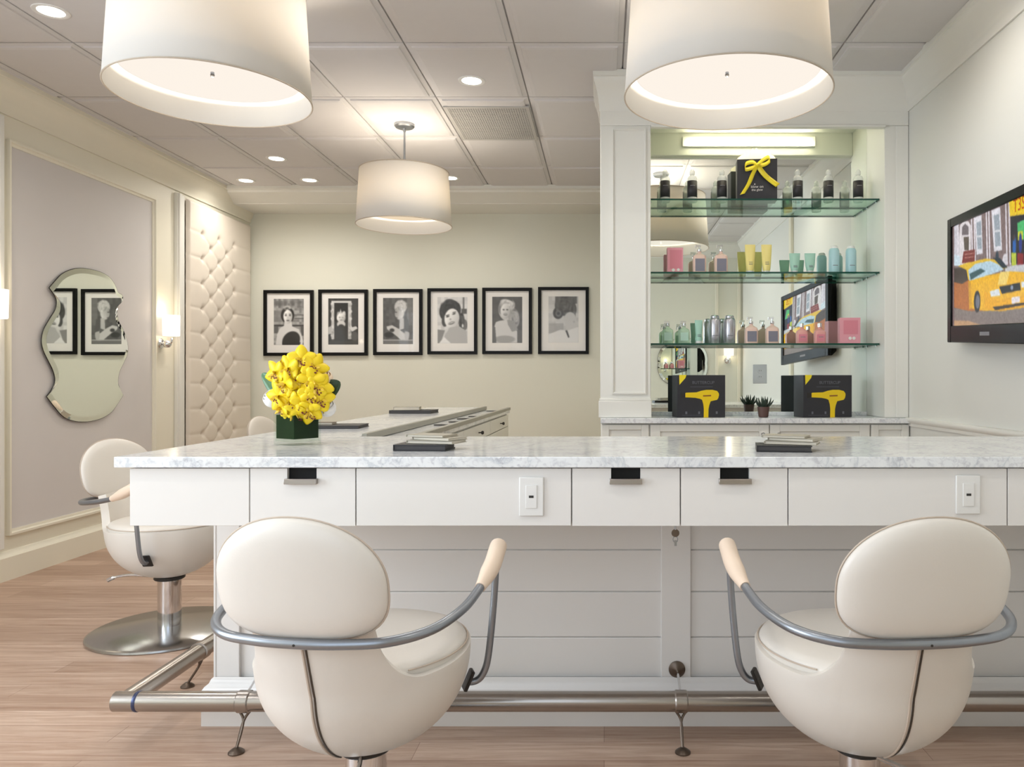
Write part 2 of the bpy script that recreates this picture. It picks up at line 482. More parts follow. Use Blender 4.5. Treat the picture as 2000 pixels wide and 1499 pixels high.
def rel(o, mb):
    ox, oy, oz = o.location; mb.v = [(a - ox, b - oy, c - oz) for a, b, c in mb.v]; return mb


body = MB()
body.box((-.024, FY, 1.0066), (.286, 5.055, HC + .01)); body.box((1.723, FY, 1.0066), (XR - .002, 5.055, HC + .01))
body.box((.286, FY, 2.793), (1.723, FY + .04, HC + .01)); body.box((.286, FY + .04, 2.95), (1.723, 5.055, HC + .01))
body.box((-.024, FY - .012, 2.80), (XR - .002, FY, 2.90)); body.box((.286, FY - .03, 2.785), (1.723, FY + .01, 2.80))
body.box((-.034, FY - .02, 1.0066), (.29, FY, 1.11)); body.box((-.029, FY - .012, 1.11), (.288, FY, 1.125))
body.box((1.79, FY - .01, 1.0066), (1.868, FY, 2.80))
mk('face_frame', rel(un, body), M_TRIM, un, bevel=.004)
pf = MB(); y0 = FY
pr = [(0, 0), (0, .012), (.008, .014), (.014, .006), (.014, 0)]
cs = [(.047, 1.15, 1, 1), (.258, 1.15, -1, 1), (.258, 2.785, -1, -1), (.047, 2.785, 1, -1)]
pf.sweep(pr, [(lambda a, b, c=c: (c[0] + c[2] * a, FY - b, c[1] + c[3] * a)) for c in cs], closed=True)
mk('pilaster_moulding', rel(un, pf), M_TRIM, un)
uc = MB().sweep(CR, [lambda a, b: (-.024 - a * .36, 5.055, b), lambda a, b: (-.024 - a * .36, FY - a, b), lambda a, b: (XR - .002, FY - a, b)])
mk('crown_moulding', rel(un, uc), M_TRIM, un, ang=50)
lc = MB().box((-.02, 4.705, .1), (XR - .002, 5.055, .972)); lc.box((0, 4.74, 0), (XR - .002, 5.05, .1))
mk('lower_cabinet_body', rel(un, lc), M_TRIM, un, bevel=.003)


def shaker(mb, x0, x1, z0, z1, y, fr=.07):
    mb.box((x0, y - .02, z0), (x0 + fr, y, z1)); mb.box((x1 - fr, y - .02, z0), (x1, y, z1))
    mb.box((x0 + fr, y - .02, z1 - fr * .7), (x1 - fr, y, z1)); mb.box((x0 + fr, y - .02, z0), (x1 - fr, y, z0 + fr))
    mb.box((x0 + fr, y - .008, z0 + fr), (x1 - fr, y, z1 - fr * .7))


for x0, x1, kx in ((-.015, .272, .24), (.282, 1.006, .965), (1.012, 1.62, 1.06), (1.63, XR - .01, 1.66)):
    d = MB(); shaker(d, x0, x1, .13, .965, 4.705, .06 if x1 - x0 > .4 else .045)
    do = mk('door', rel(un, d), M_TRIM, un, bevel=.002)
    if x1 - x0 > .4:
        k = MB().lathe([(.004, 0), (.004, -.014), (.012, -.02), (.014, -.027), (.009, -.034), (0, -.036)], (kx, 4.685, .905), 16, 'y')
        mk('knob', rel(un, k), M_CHROME, do)
ct = MB().box((-.022, 4.655, .974), (XR - .002, 5.053, 1.006))
tag(mk('display_countertop', ct, M_MARBLE, bevel=.003), 'grey marble countertop slab under the two black dryer boxes', 'countertop')
mm = MB().box((.287, 5.040, 1.03), (1.722, 5.052, 2.945))
o = tag(mk('niche_mirror', mm, M_MIRROR, smooth=False), 'tall mirror covering the back of the shelved niche', 'mirror')
bs = MB().box((.287, 5.03, 1.006), (1.722, 5.052, 1.03))
tag(mk('backsplash', bs, M_MARBLE, bevel=.002), 'low marble upstand strip behind the dryer boxes below niche mirror', 'backsplash')
# tube lamp behind the header
tl = thing('tube_light', 'glowing tube light behind the niche header, seen in the mirror', 'light', (1.0, FY + .075, 2.87))
mk('tube', MB().lathe([(.013, -.43), (.013, .43)], (0, 0, 0), 16, 'x'), emis('tube_glow', (1, .92, .68, 1), 13.0), tl)
mk('tube_housing', MB().box((-.46, -.034, -.02), (.46, -.014, .05)), M_TRIM, tl, bevel=.003)

# glass shelves
GS = clear('shelf_glass', (.78, .93, .86, 1), .7); GE = mat('shelf_glass_edge', srgb(22, 74, 60), .12, noise=.15, nscale=30)
SH = [(2.365, 'top glass shelf holding black-labelled bottles and a black gift box'),
      (1.908, 'middle glass shelf holding yellow and green tubes'), (1.462, 'lowest glass shelf holding silver cans and pink bottles')]
STOP = []
for zc, lab in SH:
    sh = MB(); t = .0055; p = [(.289, 4.79), (1.717, 4.79), (1.717, 5.037), (.289, 5.037)]
    vs = [(x, y, zc - t) for x, y in p] + [(x, y, zc + t) for x, y in p]
    sh.add(vs, [(3, 2, 1, 0), (4, 5, 6, 7)], 0); sh.add(vs, [(0, 1, 5, 4), (1, 2, 6, 5), (2, 3, 7, 6), (3, 0, 4, 7)], 1)
    so = thing('glass_shelf', lab, 'shelf', (1.0, 4.79, zc), group='glass shelves in the mirrored niche')
    mk('glass_pane', rel(so, sh), [GS, GE], so, smooth=False)
    for sx in (.294, 1.712):
        for sy in (4.83, 5.0):
            mk('shelf_bracket', rel(so, MB().lathe([(.005, -.006), (.005, .006)], (sx, sy, zc - t - .005), 10, 'x')), M_CHROME, so)
    STOP.append(zc + t + .0004)
TOPZ = 1.0064

# ------------------------------------------------------------------ products on the shelves
M_CLR = clear('clear_plastic', (.95, .96, .95, 1), .8, .08, .30)
M_GRN = clear('green_plastic', (.76, .90, .78, 1), .8, .08, .30)
M_LBL = mat('black_label', srgb(46, 42, 46), .5, noise=.06)
M_GLB = mat('grey_label', srgb(128, 126, 140), .5, noise=.04)
M_PNK = mat('pink_carton', srgb(228, 158, 170), .5, noise=.03)
M_PKD = mat('rose_label', srgb(218, 134, 148), .5, noise=.03)
M_PKB = mat('blush_bottle', srgb(232, 200, 186), .3, noise=.03)
M_ROSE = mat('rose_bottle', srgb(228, 162, 156), .3, noise=.03)
M_YT = mat('yellow_tube', srgb(244, 226, 140), .35, noise=.03)
M_GT = mat('mint_tube', srgb(166, 208, 190), .35, noise=.03)
M_BC = mat('pale_blue_can', srgb(176, 212, 218), .3, noise=.03)
M_SC = mat('silver_can', srgb(188, 188, 194), .25, .8, noise=.03)
M_WTX = mat('white_print', srgb(236, 232, 226), .6)
M_YEL = mat('yellow_print', srgb(240, 206, 18), .42, noise=.03)
M_YEL2 = mat('yellow_satin', srgb(244, 222, 40), .32, noise=.04)
M_CARB = mat('charcoal_carton', srgb(44, 44, 50), .45, noise=.06)
M_GREYP = mat('grey_print', srgb(104, 106, 114), .5)
M_SILP = mat('silver_print', srgb(132, 130, 136), .5)


def label_band(r, z0, z1, a0=-1.9, a1=1.9, seg=14):
    """curved label standing a hair off the bottle, facing -Y"""
    mb = MB(); vs = []
    for k in range(seg + 1):
        a = -PI / 2 + a0 + (a1 - a0) * k / seg
        for z in (z0, z1): vs.append((r * math.cos(a), r * math.sin(a), z))
    mb.add(vs, [(2 * k, 2 * k + 2, 2 * k + 3, 2 * k + 1) for k in range(seg)])
    return mb


def bottle_long(x, label):
    t = thing('bottle', label, 'bottle', (x, 4.90, STOP[0]), group='clear bottles with black labels on the top shelf')
    mk('bottle_body', MB().lathe([(.028, 0), (.031, .004), (.031, .15), (.026, .163), (.013, .172), (.012, .182), (0, .182)], seg=24), M_CLR, t)
    mk('label', label_band(.0318, .03, .135), M_LBL, t, solid=.0006)
    mk('label_text', label_band(.0326, .100, .104, -.5, .5), M_SILP, t, solid=.0004)
    mk('cap', MB().lathe([(.016, .176), (.017, .18), (.017, .197), (.012, .203), (.007, .21), (0, .211)], seg=18), M_CLR, t)
    return t


b0 = None
for px, lab in ((1299, 'first bottle from the left on the top glass shelf'), (1352, 'second bottle from the left on the top glass shelf'),
                (1410, 'clear bottle with black label just left of the gift box'), (1558, 'clear bottle with black label just right of the gift box'),
                (1618, 'bottle second from the right on the top glass shelf'), (1676, 'rightmost bottle on top shelf beside the niche side wall')):
    x = X(px, 4.90)
    if b0 is None: b0 = bottle_long(x, lab)
    else: dup(b0, (x, 4.90, STOP[0]), label=lab)


def square_body(mb, w, h, sh, neck=.011):
    """rounded-square bottle: stacked superellipse rings"""
    rings = [(w * .92, 0), (w, .004), (w, h - sh), (w * .9, h - sh * .55), (w * .55, h - sh * .2), (neck, h), (neck, h + .012)]
    seg = 28; vs = []; fs = []
    for i, (r, z) in enumerate(rings):
        e = .5 if i < 4 else .8
        for k in range(seg):
            a = 2 * PI * k / seg; c, s_ = math.cos(a), math.sin(a)
            vs.append((r * math.copysign(abs(c) ** e, c), r * math.copysign(abs(s_) ** e, s_) * .8, z))
    for i in range(len(rings) - 1):
        for k in range(seg): fs.append((i * seg + k, i * seg + (k + 1) % seg, (i + 1) * seg + (k + 1) % seg, (i + 1) * seg + k))
    fs.append(tuple(range(seg))[::-1]); fs.append(tuple((len(rings) - 1) * seg + k for k in range(seg)))
    return mb.add(vs, fs)


def pump_bottle(x, y, z, label, mbody, mlabel, grp, h=.125, w=.040, pump=True, name='pump_bottle'):
    t = thing(name, label, 'bottle', (x, y, z), group=grp)
    mk('bottle_body', square_body(MB(), w, h, .03), mbody, t)
    mk('label', MB().box((-w * .72, -w * .8 - .0016, .014), (w * .72, -w * .8 + .001, h - .038)), mlabel, t, bevel=.0005)
    mk('label_text', MB().box((-w * .42, -w * .8 - .0022, h * .42), (w * .42, -w * .8 - .0012, h * .42 + .004)), M_SILP, t, smooth=False)
    if pump:
        pm = MB().lathe([(.012, h + .010), (.013, h + .012), (.013, h + .026), (.005, h + .028), (.005, h + .045), (0, h + .045)], seg=14)
        pm.box((-.026, -.006, h + .043), (.010, .006, h + .054)); pm.box((-.026, -.004, h + .034), (-.019, .004, h + .045))
        mk('pump', pm, M_CHROME, t, bevel=.0008)
    else:
        mk('cap', MB().lathe([(.012, h + .008), (.0135, h + .01), (.0135, h + .032), (.011, h + .035), (0, h + .035)], seg=14), M_CHROME, t)
    return t


def carton(name, x, y, z, w, d, h, label, cat, m, rz=0, grp=None):
    t = thing(name, label, cat, (x, y, z), rz, grp)
    mk('carton', MB().box((-w / 2, -d / 2, 0), (w / 2, d / 2, h)), m, t, bevel=.0015)
    return t


t = carton('pink_box', X(1318, 4.9), 4.90, STOP[1], .100, .055, .165, 'pink carton at the left end of the middle glass shelf', 'box', M_PNK)
mk('printed_panel', MB().box((-.035, -.0285, .03), (.042, -.0278, .15)), M_PKD, t, smooth=False)
mk('printed_emblem', MB().lathe([(.010, -.0295), (.010, -.028)], (-.012, 0, .022), 16, 'y').lathe([(.009, -.0295), (.009, -.028)], (.02, 0, .024), 16, 'y'), M_WTX, t, smooth=False)
pump_bottle(X(1366, 4.9), 4.9, STOP[1], 'blush pump bottle next to the pink carton on the middle shelf', M_PKB, M_GLB, 'blush pump bottles with grey labels', h=.132, w=.042)
pump_bottle(X(1408, 4.9), 4.9, STOP[1], 'blush pump bottle second from the pink carton on the middle shelf', M_PKB, M_GLB, 'blush pump bottles with grey labels', h=.132, w=.042)


def squeeze_tube(x, y, z, label, m, grp, h=.18, w=.033, name='squeeze_tube'):
    t = thing(name, label, 'tube', (x, y, z), group=grp)
    mb = MB(); seg = 24; rings = [(.022, .022, .02), (.024, .024, .03), (w * .86, .022, h * .4), (w, .010, h * .85), (w * 1.02, .002, h), (w * 1.02, .0015, h + .008)]
    vs = []; fs = []
    for rx, ry, zz in rings:
        for k in range(seg): a = 2 * PI * k / seg; vs.append((rx * math.cos(a), ry * math.sin(a), zz))
    for i in range(len(rings) - 1):
        for k in range(seg): fs.append((i * seg + k, i * seg + (k + 1) % seg, (i + 1) * seg + (k + 1) % seg, (i + 1) * seg + k))
    fs.append(tuple(range(seg))[::-1]); fs.append(tuple((len(rings) - 1) * seg + k for k in range(seg)))
    mk('tube_body', mb.add(vs, fs), m, t)
    mk('cap', MB().lathe([(.019, 0), (.020, .002), (.020, .020), (0, .020)], seg=20), M_PLATE, t)
    mk('label_text', MB().box((-.012, -.0265, h * .33), (.012, -.0225, h * .33 + .003)).box((-.012, -.0255, h * .40), (.012, -.0215, h * .40 + .002)), M_SILP, t, smooth=False)
    return t


squeeze_tube(X(1465, 4.9), 4.9, STOP[1], 'left one of two yellow squeeze tubes on middle shelf', M_YT, 'yellow tubes')
squeeze_tube(X(1497, 4.9), 4.9, STOP[1], 'right one of two yellow squeeze tubes on middle shelf', M_YT, 'yellow tubes')
squeeze_tube(X(1552, 4.9), 4.9, STOP[1], 'short mint green tube nearer the yellow tubes on middle shelf', M_GT, 'short mint tubes', .125, .034)
squeeze_tube(X(1582, 4.9), 4.9, STOP[1], 'short mint green tube nearer the pale blue cans on middle shelf', M_GT, 'short mint tubes', .125, .034)


def spray_can(x, y, z, label, m, h=.165, r=.033, grp=None):
    t = thing('spray_can', label, 'can', (x, y, z), group=grp)
    mk('can_body', MB().lathe([(r - .002, 0), (r, .003), (r, h - .02), (r - .004, h - .008), (r - .008, h - .003), (0, h - .003)], seg=28), m, t)
    mk('cap', MB().lathe([(r - .009, h - .004), (r - .009, h + .008), (r - .014, h + .014), (0, h + .014)], seg=20), M_PLATE if m == M_BC else m, t)
    mk('label_text', label_band(r + .0006, .05, .054, -.5, .5).add([], []), M_SILP, t, solid=.0004)
    return t


spray_can(X(1629, 4.9), 4.9, STOP[1], 'pale blue can nearer the mint tubes on middle shelf', M_BC, grp='pale blue spray cans')
spray_can(X(1662, 4.9), 4.9, STOP[1], 'pale blue can at the right end of the middle shelf', M_BC, grp='pale blue spray cans')
# lowest shelf


def trigger_bottle(x, y, label):
    t = thing('spray_bottle', label, 'bottle', (x, y, STOP[2]), group='clear green spray bottles')
    mk('bottle_body', square_body(MB(), .036, .105, .03, .010), M_GRN, t)
    h = MB().lathe([(.011, .112), (.012, .114), (.012, .126), (.008, .128), (.008, .136), (0, .136)], seg=14)
    h.box((-.024, -.007, .130), (.012, .007, .146)); h.tube(spline([(-.016, 0, .132), (-.022, 0, .12), (-.020, 0, .108)], 4), .003, 8)
    mk('sprayer', h, M_CHROME, t, bevel=.0008)
    mk('label', MB().box((-.024, -.0305, .02), (.024, -.0285, .072)), mat('mint_label', srgb(176, 206, 190), .5, noise=.03), t, smooth=False)
    return t


trigger_bottle(X(1304, 4.9), 4.9, 'green spray bottle at the left end of the lowest shelf')
trigger_bottle(X(1336, 4.9), 4.9, 'green spray bottle second from the left on lowest shelf')
squeeze_tube(X(1365, 4.9), 4.91, STOP[2], 'mint green tube between spray bottles and silver cans on lowest shelf', M_GT, 'short mint tubes', .145, .024)
spray_can(X(1396, 4.9), 4.9, STOP[2], 'left silver can of the pair on the lowest shelf', M_SC, .168, .037, 'silver cans')
spray_can(X(1421, 4.9), 4.9 - .005, STOP[2], 'right silver can of the pair on the lowest shelf', M_SC, .168, .037, 'silver cans').location.x += .012
pump_bottle(X(1467, 4.9), 4.9, STOP[2], 'blush pump bottle nearer the silver cans on lowest shelf', M_PKB, M_GLB, 'blush pump bottles with grey labels', h=.118, w=.041)
pump_bottle(X(1508, 4.9), 4.9, STOP[2], 'blush pump bottle nearer the rose bottles on lowest shelf', M_PKB, M_GLB, 'blush pump bottles with grey labels', h=.118, w=.041)
pump_bottle(X(1566, 4.9), 4.9, STOP[2], 'rose pink bottle left of its twin on the lowest shelf', M_ROSE, M_PKD, 'rose bottles', h=.098, w=.036, pump=False, name='rose_bottle')
pump_bottle(X(1601, 4.9), 4.9, STOP[2], 'rose pink bottle nearest the pink carton on lowest shelf', M_ROSE, M_PKD, 'rose bottles', h=.098, w=.036, pump=False, name='rose_bottle')
t = carton('pink_box', X(1658, 4.9), 4.90, STOP[2], .128, .07, .165, 'pink carton at the right end of the lowest glass shelf', 'box', M_PNK, -.10)
mk('printed_panel', MB().box((-.040, -.0362, .06), (.048, -.0353, .148)), M_PKD, t, smooth=False)
mk('printed_emblem', MB().lathe([(.010, -.0366), (.010, -.0352)], (.0, 0, .035), 16, 'y').lathe([(.010, -.0366), (.010, -.0352)], (.024, 0, .035), 16, 'y'), M_WTX, t, smooth=False)

# gift box with ribbon and tissue
gb = thing('gift_box', 'black gift box tied with a yellow ribbon bow on the top shelf', 'gift box', (X(1477, 4.89), 4.89, STOP[0]), -.08)
mk('carton', MB().box((-.125, -.05, 0), (.125, .05, .262)), M_CARB, gb, bevel=.002)
tp = MB(); random.seed(3)
for k in range(9):
    cx = -.09 + .18 * k / 8; hh = .05 + .035 * math.sin(PI * k / 8) + random.uniform(-.01, .01)
    vs = [(cx - .035, -.03, .258), (cx + .035, -.025, .258), (cx + .02, 0, .262 + hh * .7), (cx, .012, .262 + hh), (cx - .028, .02, .262 + hh * .55), (cx - .03, .04, .258), (cx + .03, .04, .258)]
    tp.add(vs, [(0, 1, 2), (0, 2, 3), (0, 3, 4), (0, 4, 5), (1, 6, 2), (2, 6, 3), (3, 6, 5), (3, 5, 4)])
mk('tissue_paper', tp, mat('tissue', srgb(246, 234, 220), .8, noise=.03), gb)


def ribbon(mb, pts, wv, n=6):
    P = spline(pts, n); vs = []
    for i, p in enumerate(P):
        w_ = Vector(wv[min(int(i / n), len(wv) - 1)]); vs += [p - w_, p + w_]
    mb.add(vs, [(2 * i, 2 * i + 1, 2 * i + 3, 2 * i + 2) for i in range(len(P) - 1)])


rb = MB()
ribbon(rb, [(.0, -.062, .218), (-.03, -.075, .235), (-.072, -.075, .225), (-.075, -.062, .195), (-.04, -.058, .200), (0, -.062, .214)], [(0, .006, .014)])
ribbon(rb, [(.0, -.062, .222), (.03, -.075, .245), (.065, -.078, .262), (.078, -.064, .245), (.045, -.058, .222), (0, -.062, .216)], [(0, .006, .014)])
ribbon(rb, [(-.004, -.066, .212), (-.03, -.072, .16), (-.055, -.07, .10), (-.095, -.075, .035)], [(.015, 0, .004)])
ribbon(rb, [(.004, -.066, .212), (.035, -.072, .165), (.07, -.07, .13), (.125, -.078, .085)], [(.012, 0, .010)])
mk('ribbon_bow', rb, M_YEL2, gb, solid=.0015, ang=60)
kn = MB().lathe([(0, -.012), (.01, -.009), (.013, 0), (.01, .009), (0, .012)], (0, -.068, .217), 12, 'x'); mk('ribbon_knot', kn, M_YEL2, gb)
mk('printed_text', MB().box((-.018, -.0515, .098), (-.012, -.0502, .106)), M_WTX, gb, smooth=False)
text('lettering', 'blow on', .024, M_WTX, gb, (.0, -.0512, .086), (PI / 2, 0, 0))
text('lettering', 'the glow', .020, M_WTX, gb, (.0, -.0512, .066), (PI / 2, 0, 0))

# hair dryer boxes


def dryer_box(px0, px1, label, rz, side):
    Yb = 4.78; cx = X((px0 + px1) / 2, Yb); w = X(px1, Yb) - X(px0, Yb); d = .13; h = .262
    t = thing('dryer_box', label, 'box', (cx, Yb + .06, TOPZ), rz, 'boxed yellow hair dryers')
    mk('carton', MB().box((-w / 2, -d / 2, 0), (w / 2, d / 2, h)), M_CARB, t, bevel=.002)
    yf = -d / 2 - .0005
    def to3(u, v, dd): return (u, yf - dd, v)
    k = w / .30
    bar = [(-.100, .150), (-.095, .153), (-.03, .155), (.0, .165), (.03, .170), (.07, .170), (.098, .163), (.108, .150), (.110, .138), (.106, .120), (.098, .108), (.062, .100), (.035, .096), (.015, .103), (-.01, .115), (-.04, .121), (-.100, .124)]
    pr = MB().prism([(u * k, v) for u, v in bar], to3, 0, .0008)
    pr.prism([(u * k, v) for u, v in ((.004, .108), (.058, .100), (.049, .075), (.044, .05), (.043, .0), (.014, .0), (.015, .05), (.012, .08))], to3, 0, .0009)
    mk('printed_dryer', pr, M_YEL, t, smooth=False)
    mk('printed_nozzle', MB().prism([(u * k, v) for u, v in ((-.128, .152), (-.100, .149), (-.100, .125), (-.128, .120))], to3, 0, .0008), M_DARK, t, smooth=False)
    mk('printed_badge', MB().prism([(u * k, v) for u, v in ((.01, .137), (.06, .139), (.06, .130), (.01, .128))], to3, .0008, .0014), mat('brown_print', srgb(150, 96, 30), .5), t, smooth=False)
    mk('corner_tag', MB().prism([(-w / 2 + .012, h + .001), (-w / 2 + .058, h + .001), (-w / 2 + .052, h - .018), (-w / 2 + .014, h - .060)], to3, 0, .0012), M_YEL2, t, smooth=False)
    lines = MB()
    lines.prism([(-.07 * k, .188), (.07 * k, .188), (.07 * k, .190), (-.07 * k, .190)], to3, 0, .0006)
    for u in (-.10, -.02, .09): lines.prism([(u * k, .02), (u * k + .012, .02), (u * k + .012, .036), (u * k, .036)], to3, 0, .0006)
    lines.prism([(-.12 * k, .012), (.0, .012), (.0, .0135), (-.12 * k, .0135)], to3, 0, .0006)
    mk('printed_lines', lines, M_GREYP, t, smooth=False)
    text('lettering', 'BUTTERCUP', .026, M_GREYP, t, (.012 * k, yf - .0004, .215), (PI / 2, 0, 0))
    return t


dryer_box(1318, 1415, 'boxed yellow hair dryer left of the small succulent', .16, 1)
dryer_box(1560, 1664, 'boxed yellow hair dryer right of the small succulent', .22, 1)

# succulent
sp = thing('potted_succulent', 'small dark spiky succulent in a brown pot between the dryer boxes', 'plant', (X(1491, 4.80), 4.80, TOPZ))
mk('pot', MB().lathe([(.026, 0), (.030, .003), (.037, .060), (.037, .064), (.032, .064), (.031, .056), (0, .056)], seg=28), mat('brown_pot', srgb(92, 66, 60), .5, noise=.1), sp)
mk('gravel', MB().lathe([(.031, .057), (.02, .063), (0, .064)], seg=16), mat('white_gravel', srgb(220, 214, 205), .8, noise=.3, nscale=200, bump=1, bscale=200), sp)
ML = mat('dark_succulent', srgb(48, 62, 50), .5, noise=.3, nscale=30)
random.seed(11)
for k in range(17):
    a = k * 2.399; tl_ = .012 + .03 * (k / 17.0) ** .7; L = .075 - .03 * (k / 17.0)
    base = Vector((math.cos(a) * .008 + (.012 if k % 2 else -.012), math.sin(a) * .008, .058))
    tip = base + Vector((math.cos(a) * tl_ * 1.2, math.sin(a) * tl_ * 1.2, L))
    mid = (base + tip) / 2 + Vector((math.cos(a), math.sin(a), 0)) * .006
    mk('leaf', MB().tube(spline([base, mid, tip], 4), [.0055, .0062, .0064, .006, .0054, .0046, .0034, .002, .0004], 7), ML, sp)

# ------------------------------------------------------------------ outlets


def outlet(loc, rot, label, w=.072, h=.115, style=0, m=M_PLATE):
    t = thing('wall_outlet', label, 'outlet', loc); t.rotation_euler = rot
    mk('cover_plate', MB().box((-w / 2, -.007, -h / 2), (w / 2, 0, h / 2)), m, t, bevel=.0025)
    if style == 0:
        mk('socket_insert', MB().box((-.0165, -.0095, -.034), (.0165, -.006, .034)), M_PLATE, t, bevel=.001)
        mk('socket_slot', MB().box((-.007, -.0100, -.003), (.007, -.0092, .004)), M_DARK, t, smooth=False)
    else:
        for s_ in (-1, 1):
            mk('socket_insert', MB().lathe([(.0155, -.0095), (.0165, -.006)], (0, 0, s_ * .02), 20, 'y'), m, t)
            sl = MB()
            for dx in (-.006, .006): sl.box((dx - .001, -.0101, s_ * .02 - .002), (dx + .001, -.0094, s_ * .02 + .007))
            mk('socket_slot', sl, M_DARK, t, smooth=False)
    return t


YC = 2.256
outlet((X(1037, YC), YC + .018, Z(972, YC)), (0, 0, 0), 'white outlet on the counter front left of centre, near the long panel seam')
outlet((X(1895, YC), YC + .018, Z(968, YC)), (0, 0, 0), 'white outlet on the counter front above the right chair back')
outlet((X(1484, 5.04), 5.040, Z(731, 5.04)), (0, 0, 0), 'grey outlet plate mounted on the niche mirror above the succulent', .09, .125, 1, mat('grey_plate', srgb(206, 206, 208), .35, noise=.02))

# ------------------------------------------------------------------ main bar counter
TZ = 1.013
tag(mk('marble_countertop', MB().box((-1.441, 2.256, TZ - .032), (XR - .003, 3.07, TZ)), M_MARBLE, bevel=.0025), 'long white marble countertop of the front bar under the flower vase', 'countertop')
bar = thing('bar_counter', 'white bar counter with drawers and panelled front facing the two nearest chairs', 'counter', (0, 2.27, 0))
YP = 2.785; YD = 2.274
seams = [245, 482, 691, 1116, 1330, 1542, 1974, 2380]
zt, zb = TZ - .036, .807
kinds = ['p', 'd', 'p', 'd', 'd', 'p', 'd']
hx = {1: 585, 3: 1222.5, 4: 1437}
for i in range(7):
    x0 = X(seams[i], YC) + .0018; x1 = min(X(seams[i + 1], YC) - .0018, XR - .004)
    if kinds[i] == 'p' or i == 6:
        mk('front_panel', rel(bar, MB().box((x0, YD, zb), (x1, YD + .02, zt))), M_LACQ, bar, bevel=.0012)
    else:
        hc = X(hx[i], YC); hw = .0435; nz = Z(937, YC)
        f = MB(); f.box((x0, YD, zb), (x1, YD + .02, nz)); f.box((x0, YD, nz), (hc - hw, YD + .02, zt)); f.box((hc + hw, YD, nz), (x1, YD + .02, zt))
        do = mk('drawer', rel(bar, f), M_LACQ, bar, smooth=False)
        pl = MB().box((hc - .048, YD - .016, Z(947, YC)), (hc + .048, YD, Z(937, YC) - .001)); pl.box((hc - .048, YD - .016, nz - .003), (hc - .044, YD, nz + .0)); 
        pl.box((hc - .048, YD - .016, nz - .002), (hc + .048, YD + .012, nz + .001))
        mk('drawer_pull', rel(bar, pl), M_RAIL, do, bevel=.001)
        mk('drawer_slot', rel(bar, MB().box((hc - hw, YD + .014, nz), (hc + hw, YD + .019, zt))), M_HOLE, do, smooth=False)
cas = MB().box((-1.404, YD + .022, zb), (XR - .004, 3.04, zt + .003)); mk('drawer_casing', rel(bar, cas), M_LACQ, bar, smooth=False)
# knee panel with planks, stiles
kp = MB(); kp.box((-1.405, YP + .012, 0), (XR - .004, 3.04, zb))
pz = [.155, Z(1247, YP), Z(1158, YP), .62, zb]
for a, b_ in zip(pz[:-1], pz[1:]): kp.box((-1.33, YP + .004, a + .003), (XR - .004, YP + .02, b_ - .0))
mk('plank_panel', rel(bar, kp), M_LACQ, bar, bevel=.003)
for x0, x1 in ((X(420, YP), X(470, YP)), (X(1291, YP), X(1349, YP))):
    mk('stile', rel(bar, MB().box((x0, YP - .008, .15), (x1, YP + .02, zb))), M_LACQ, bar, bevel=.003)
sb = MB(); bp_ = [(0, .165), (.006, .16), (.012, .145), (.022, .138), (.03, .125), (.03, 0)]
sb.sweep(bp_, [lambda a, b: (-1.411 - a, 3.04, b), lambda a, b: (-1.411 - a, YP - .01 - a, b), lambda a, b: (XR - .004, YP - .01 - a, b)])
mk('skirting', rel(bar, sb), M_LACQ, bar, ang=50)
mk('end_panel', rel(bar, MB().box((-1.411, YP - .01, 0), (-1.404, 3.04, zb))), M_LACQ, bar, smooth=False)
# lock with hanging key below the drawers
lk = thing('key', 'small key on a ring hanging in a lock under the centre drawer seam', 'key', (X(1321, YC), YD + .012, zb))
mk('key_shaft', MB().tube([(0, 0, .012), (0, 0, -.014)], .0028, 8), M_STEEL, lk)
mk('key_bow', MB().lathe([(.0, -.0015), (.011, -.0015), (.012, 0), (.011, .0015), (0, .0015)], (0, 0, -.024), 18, 'y'), M_BRONZE, lk)
kr = MB().tube([(.007 * math.cos(a), 0, -.043 + .009 * math.sin(a)) for a in [2 * PI * k / 16 for k in range(17)]], .0012, 6)
kr.box((-.003, -.001, -.062), (.004, .001, -.045)); mk('key_ring', kr, M_STEEL, lk)

# ------------------------------------------------------------------ branch counter (towards back wall)
YE = 6.30
tag(mk('marble_countertop', MB().box((-1.441, 3.0705, TZ - .032), (-.985, YE, TZ)), M_MARBLE, bevel=.002), 'marble countertop of the arm running back to the portraits', 'countertop')
tag(mk('marble_ledge', MB().box((-.985, 3.0705, TZ - .045), (-.775, YE, TZ - .022)), M_MARBLE, bevel=.002), 'narrow marble tool ledge beside the raised grey edge', 'ledge')
M_GED = mat('grey_stone_edge', srgb(158, 156, 144), .4, noise=.06, nscale=30)
tag(mk('edge_strip', MB().box((-.985, 3.12, TZ - .02), (-.963, YE, TZ + .008)), M_GED, bevel=.002), 'raised grey edge strip dividing marble top from tool ledge', 'edge strip')
tag(mk('edge_strip', MB().box((-.795, 3.0705, TZ - .0215), (-.767, YE, TZ + .0)), M_GED, bevel=.002), 'grey edge strip along the tool ledge above the knobbed drawers', 'edge strip')
br_ = thing('drawer_cabinet', 'pale drawer cabinet with round knobs under the arm running back', 'cabinet', (-1.1, 4.7, 0))
mk('cabinet_body', rel(br_, MB().box((-1.10, 3.08, 0), (-.80, YE - .02, TZ - .048))), M_TRIM, br_, bevel=.003)
mk('client_side_apron', rel(br_, MB().box((-1.41, 3.08, zb), (-1.10, YE - .02, TZ - .033))), M_LACQ, br_, bevel=.002)
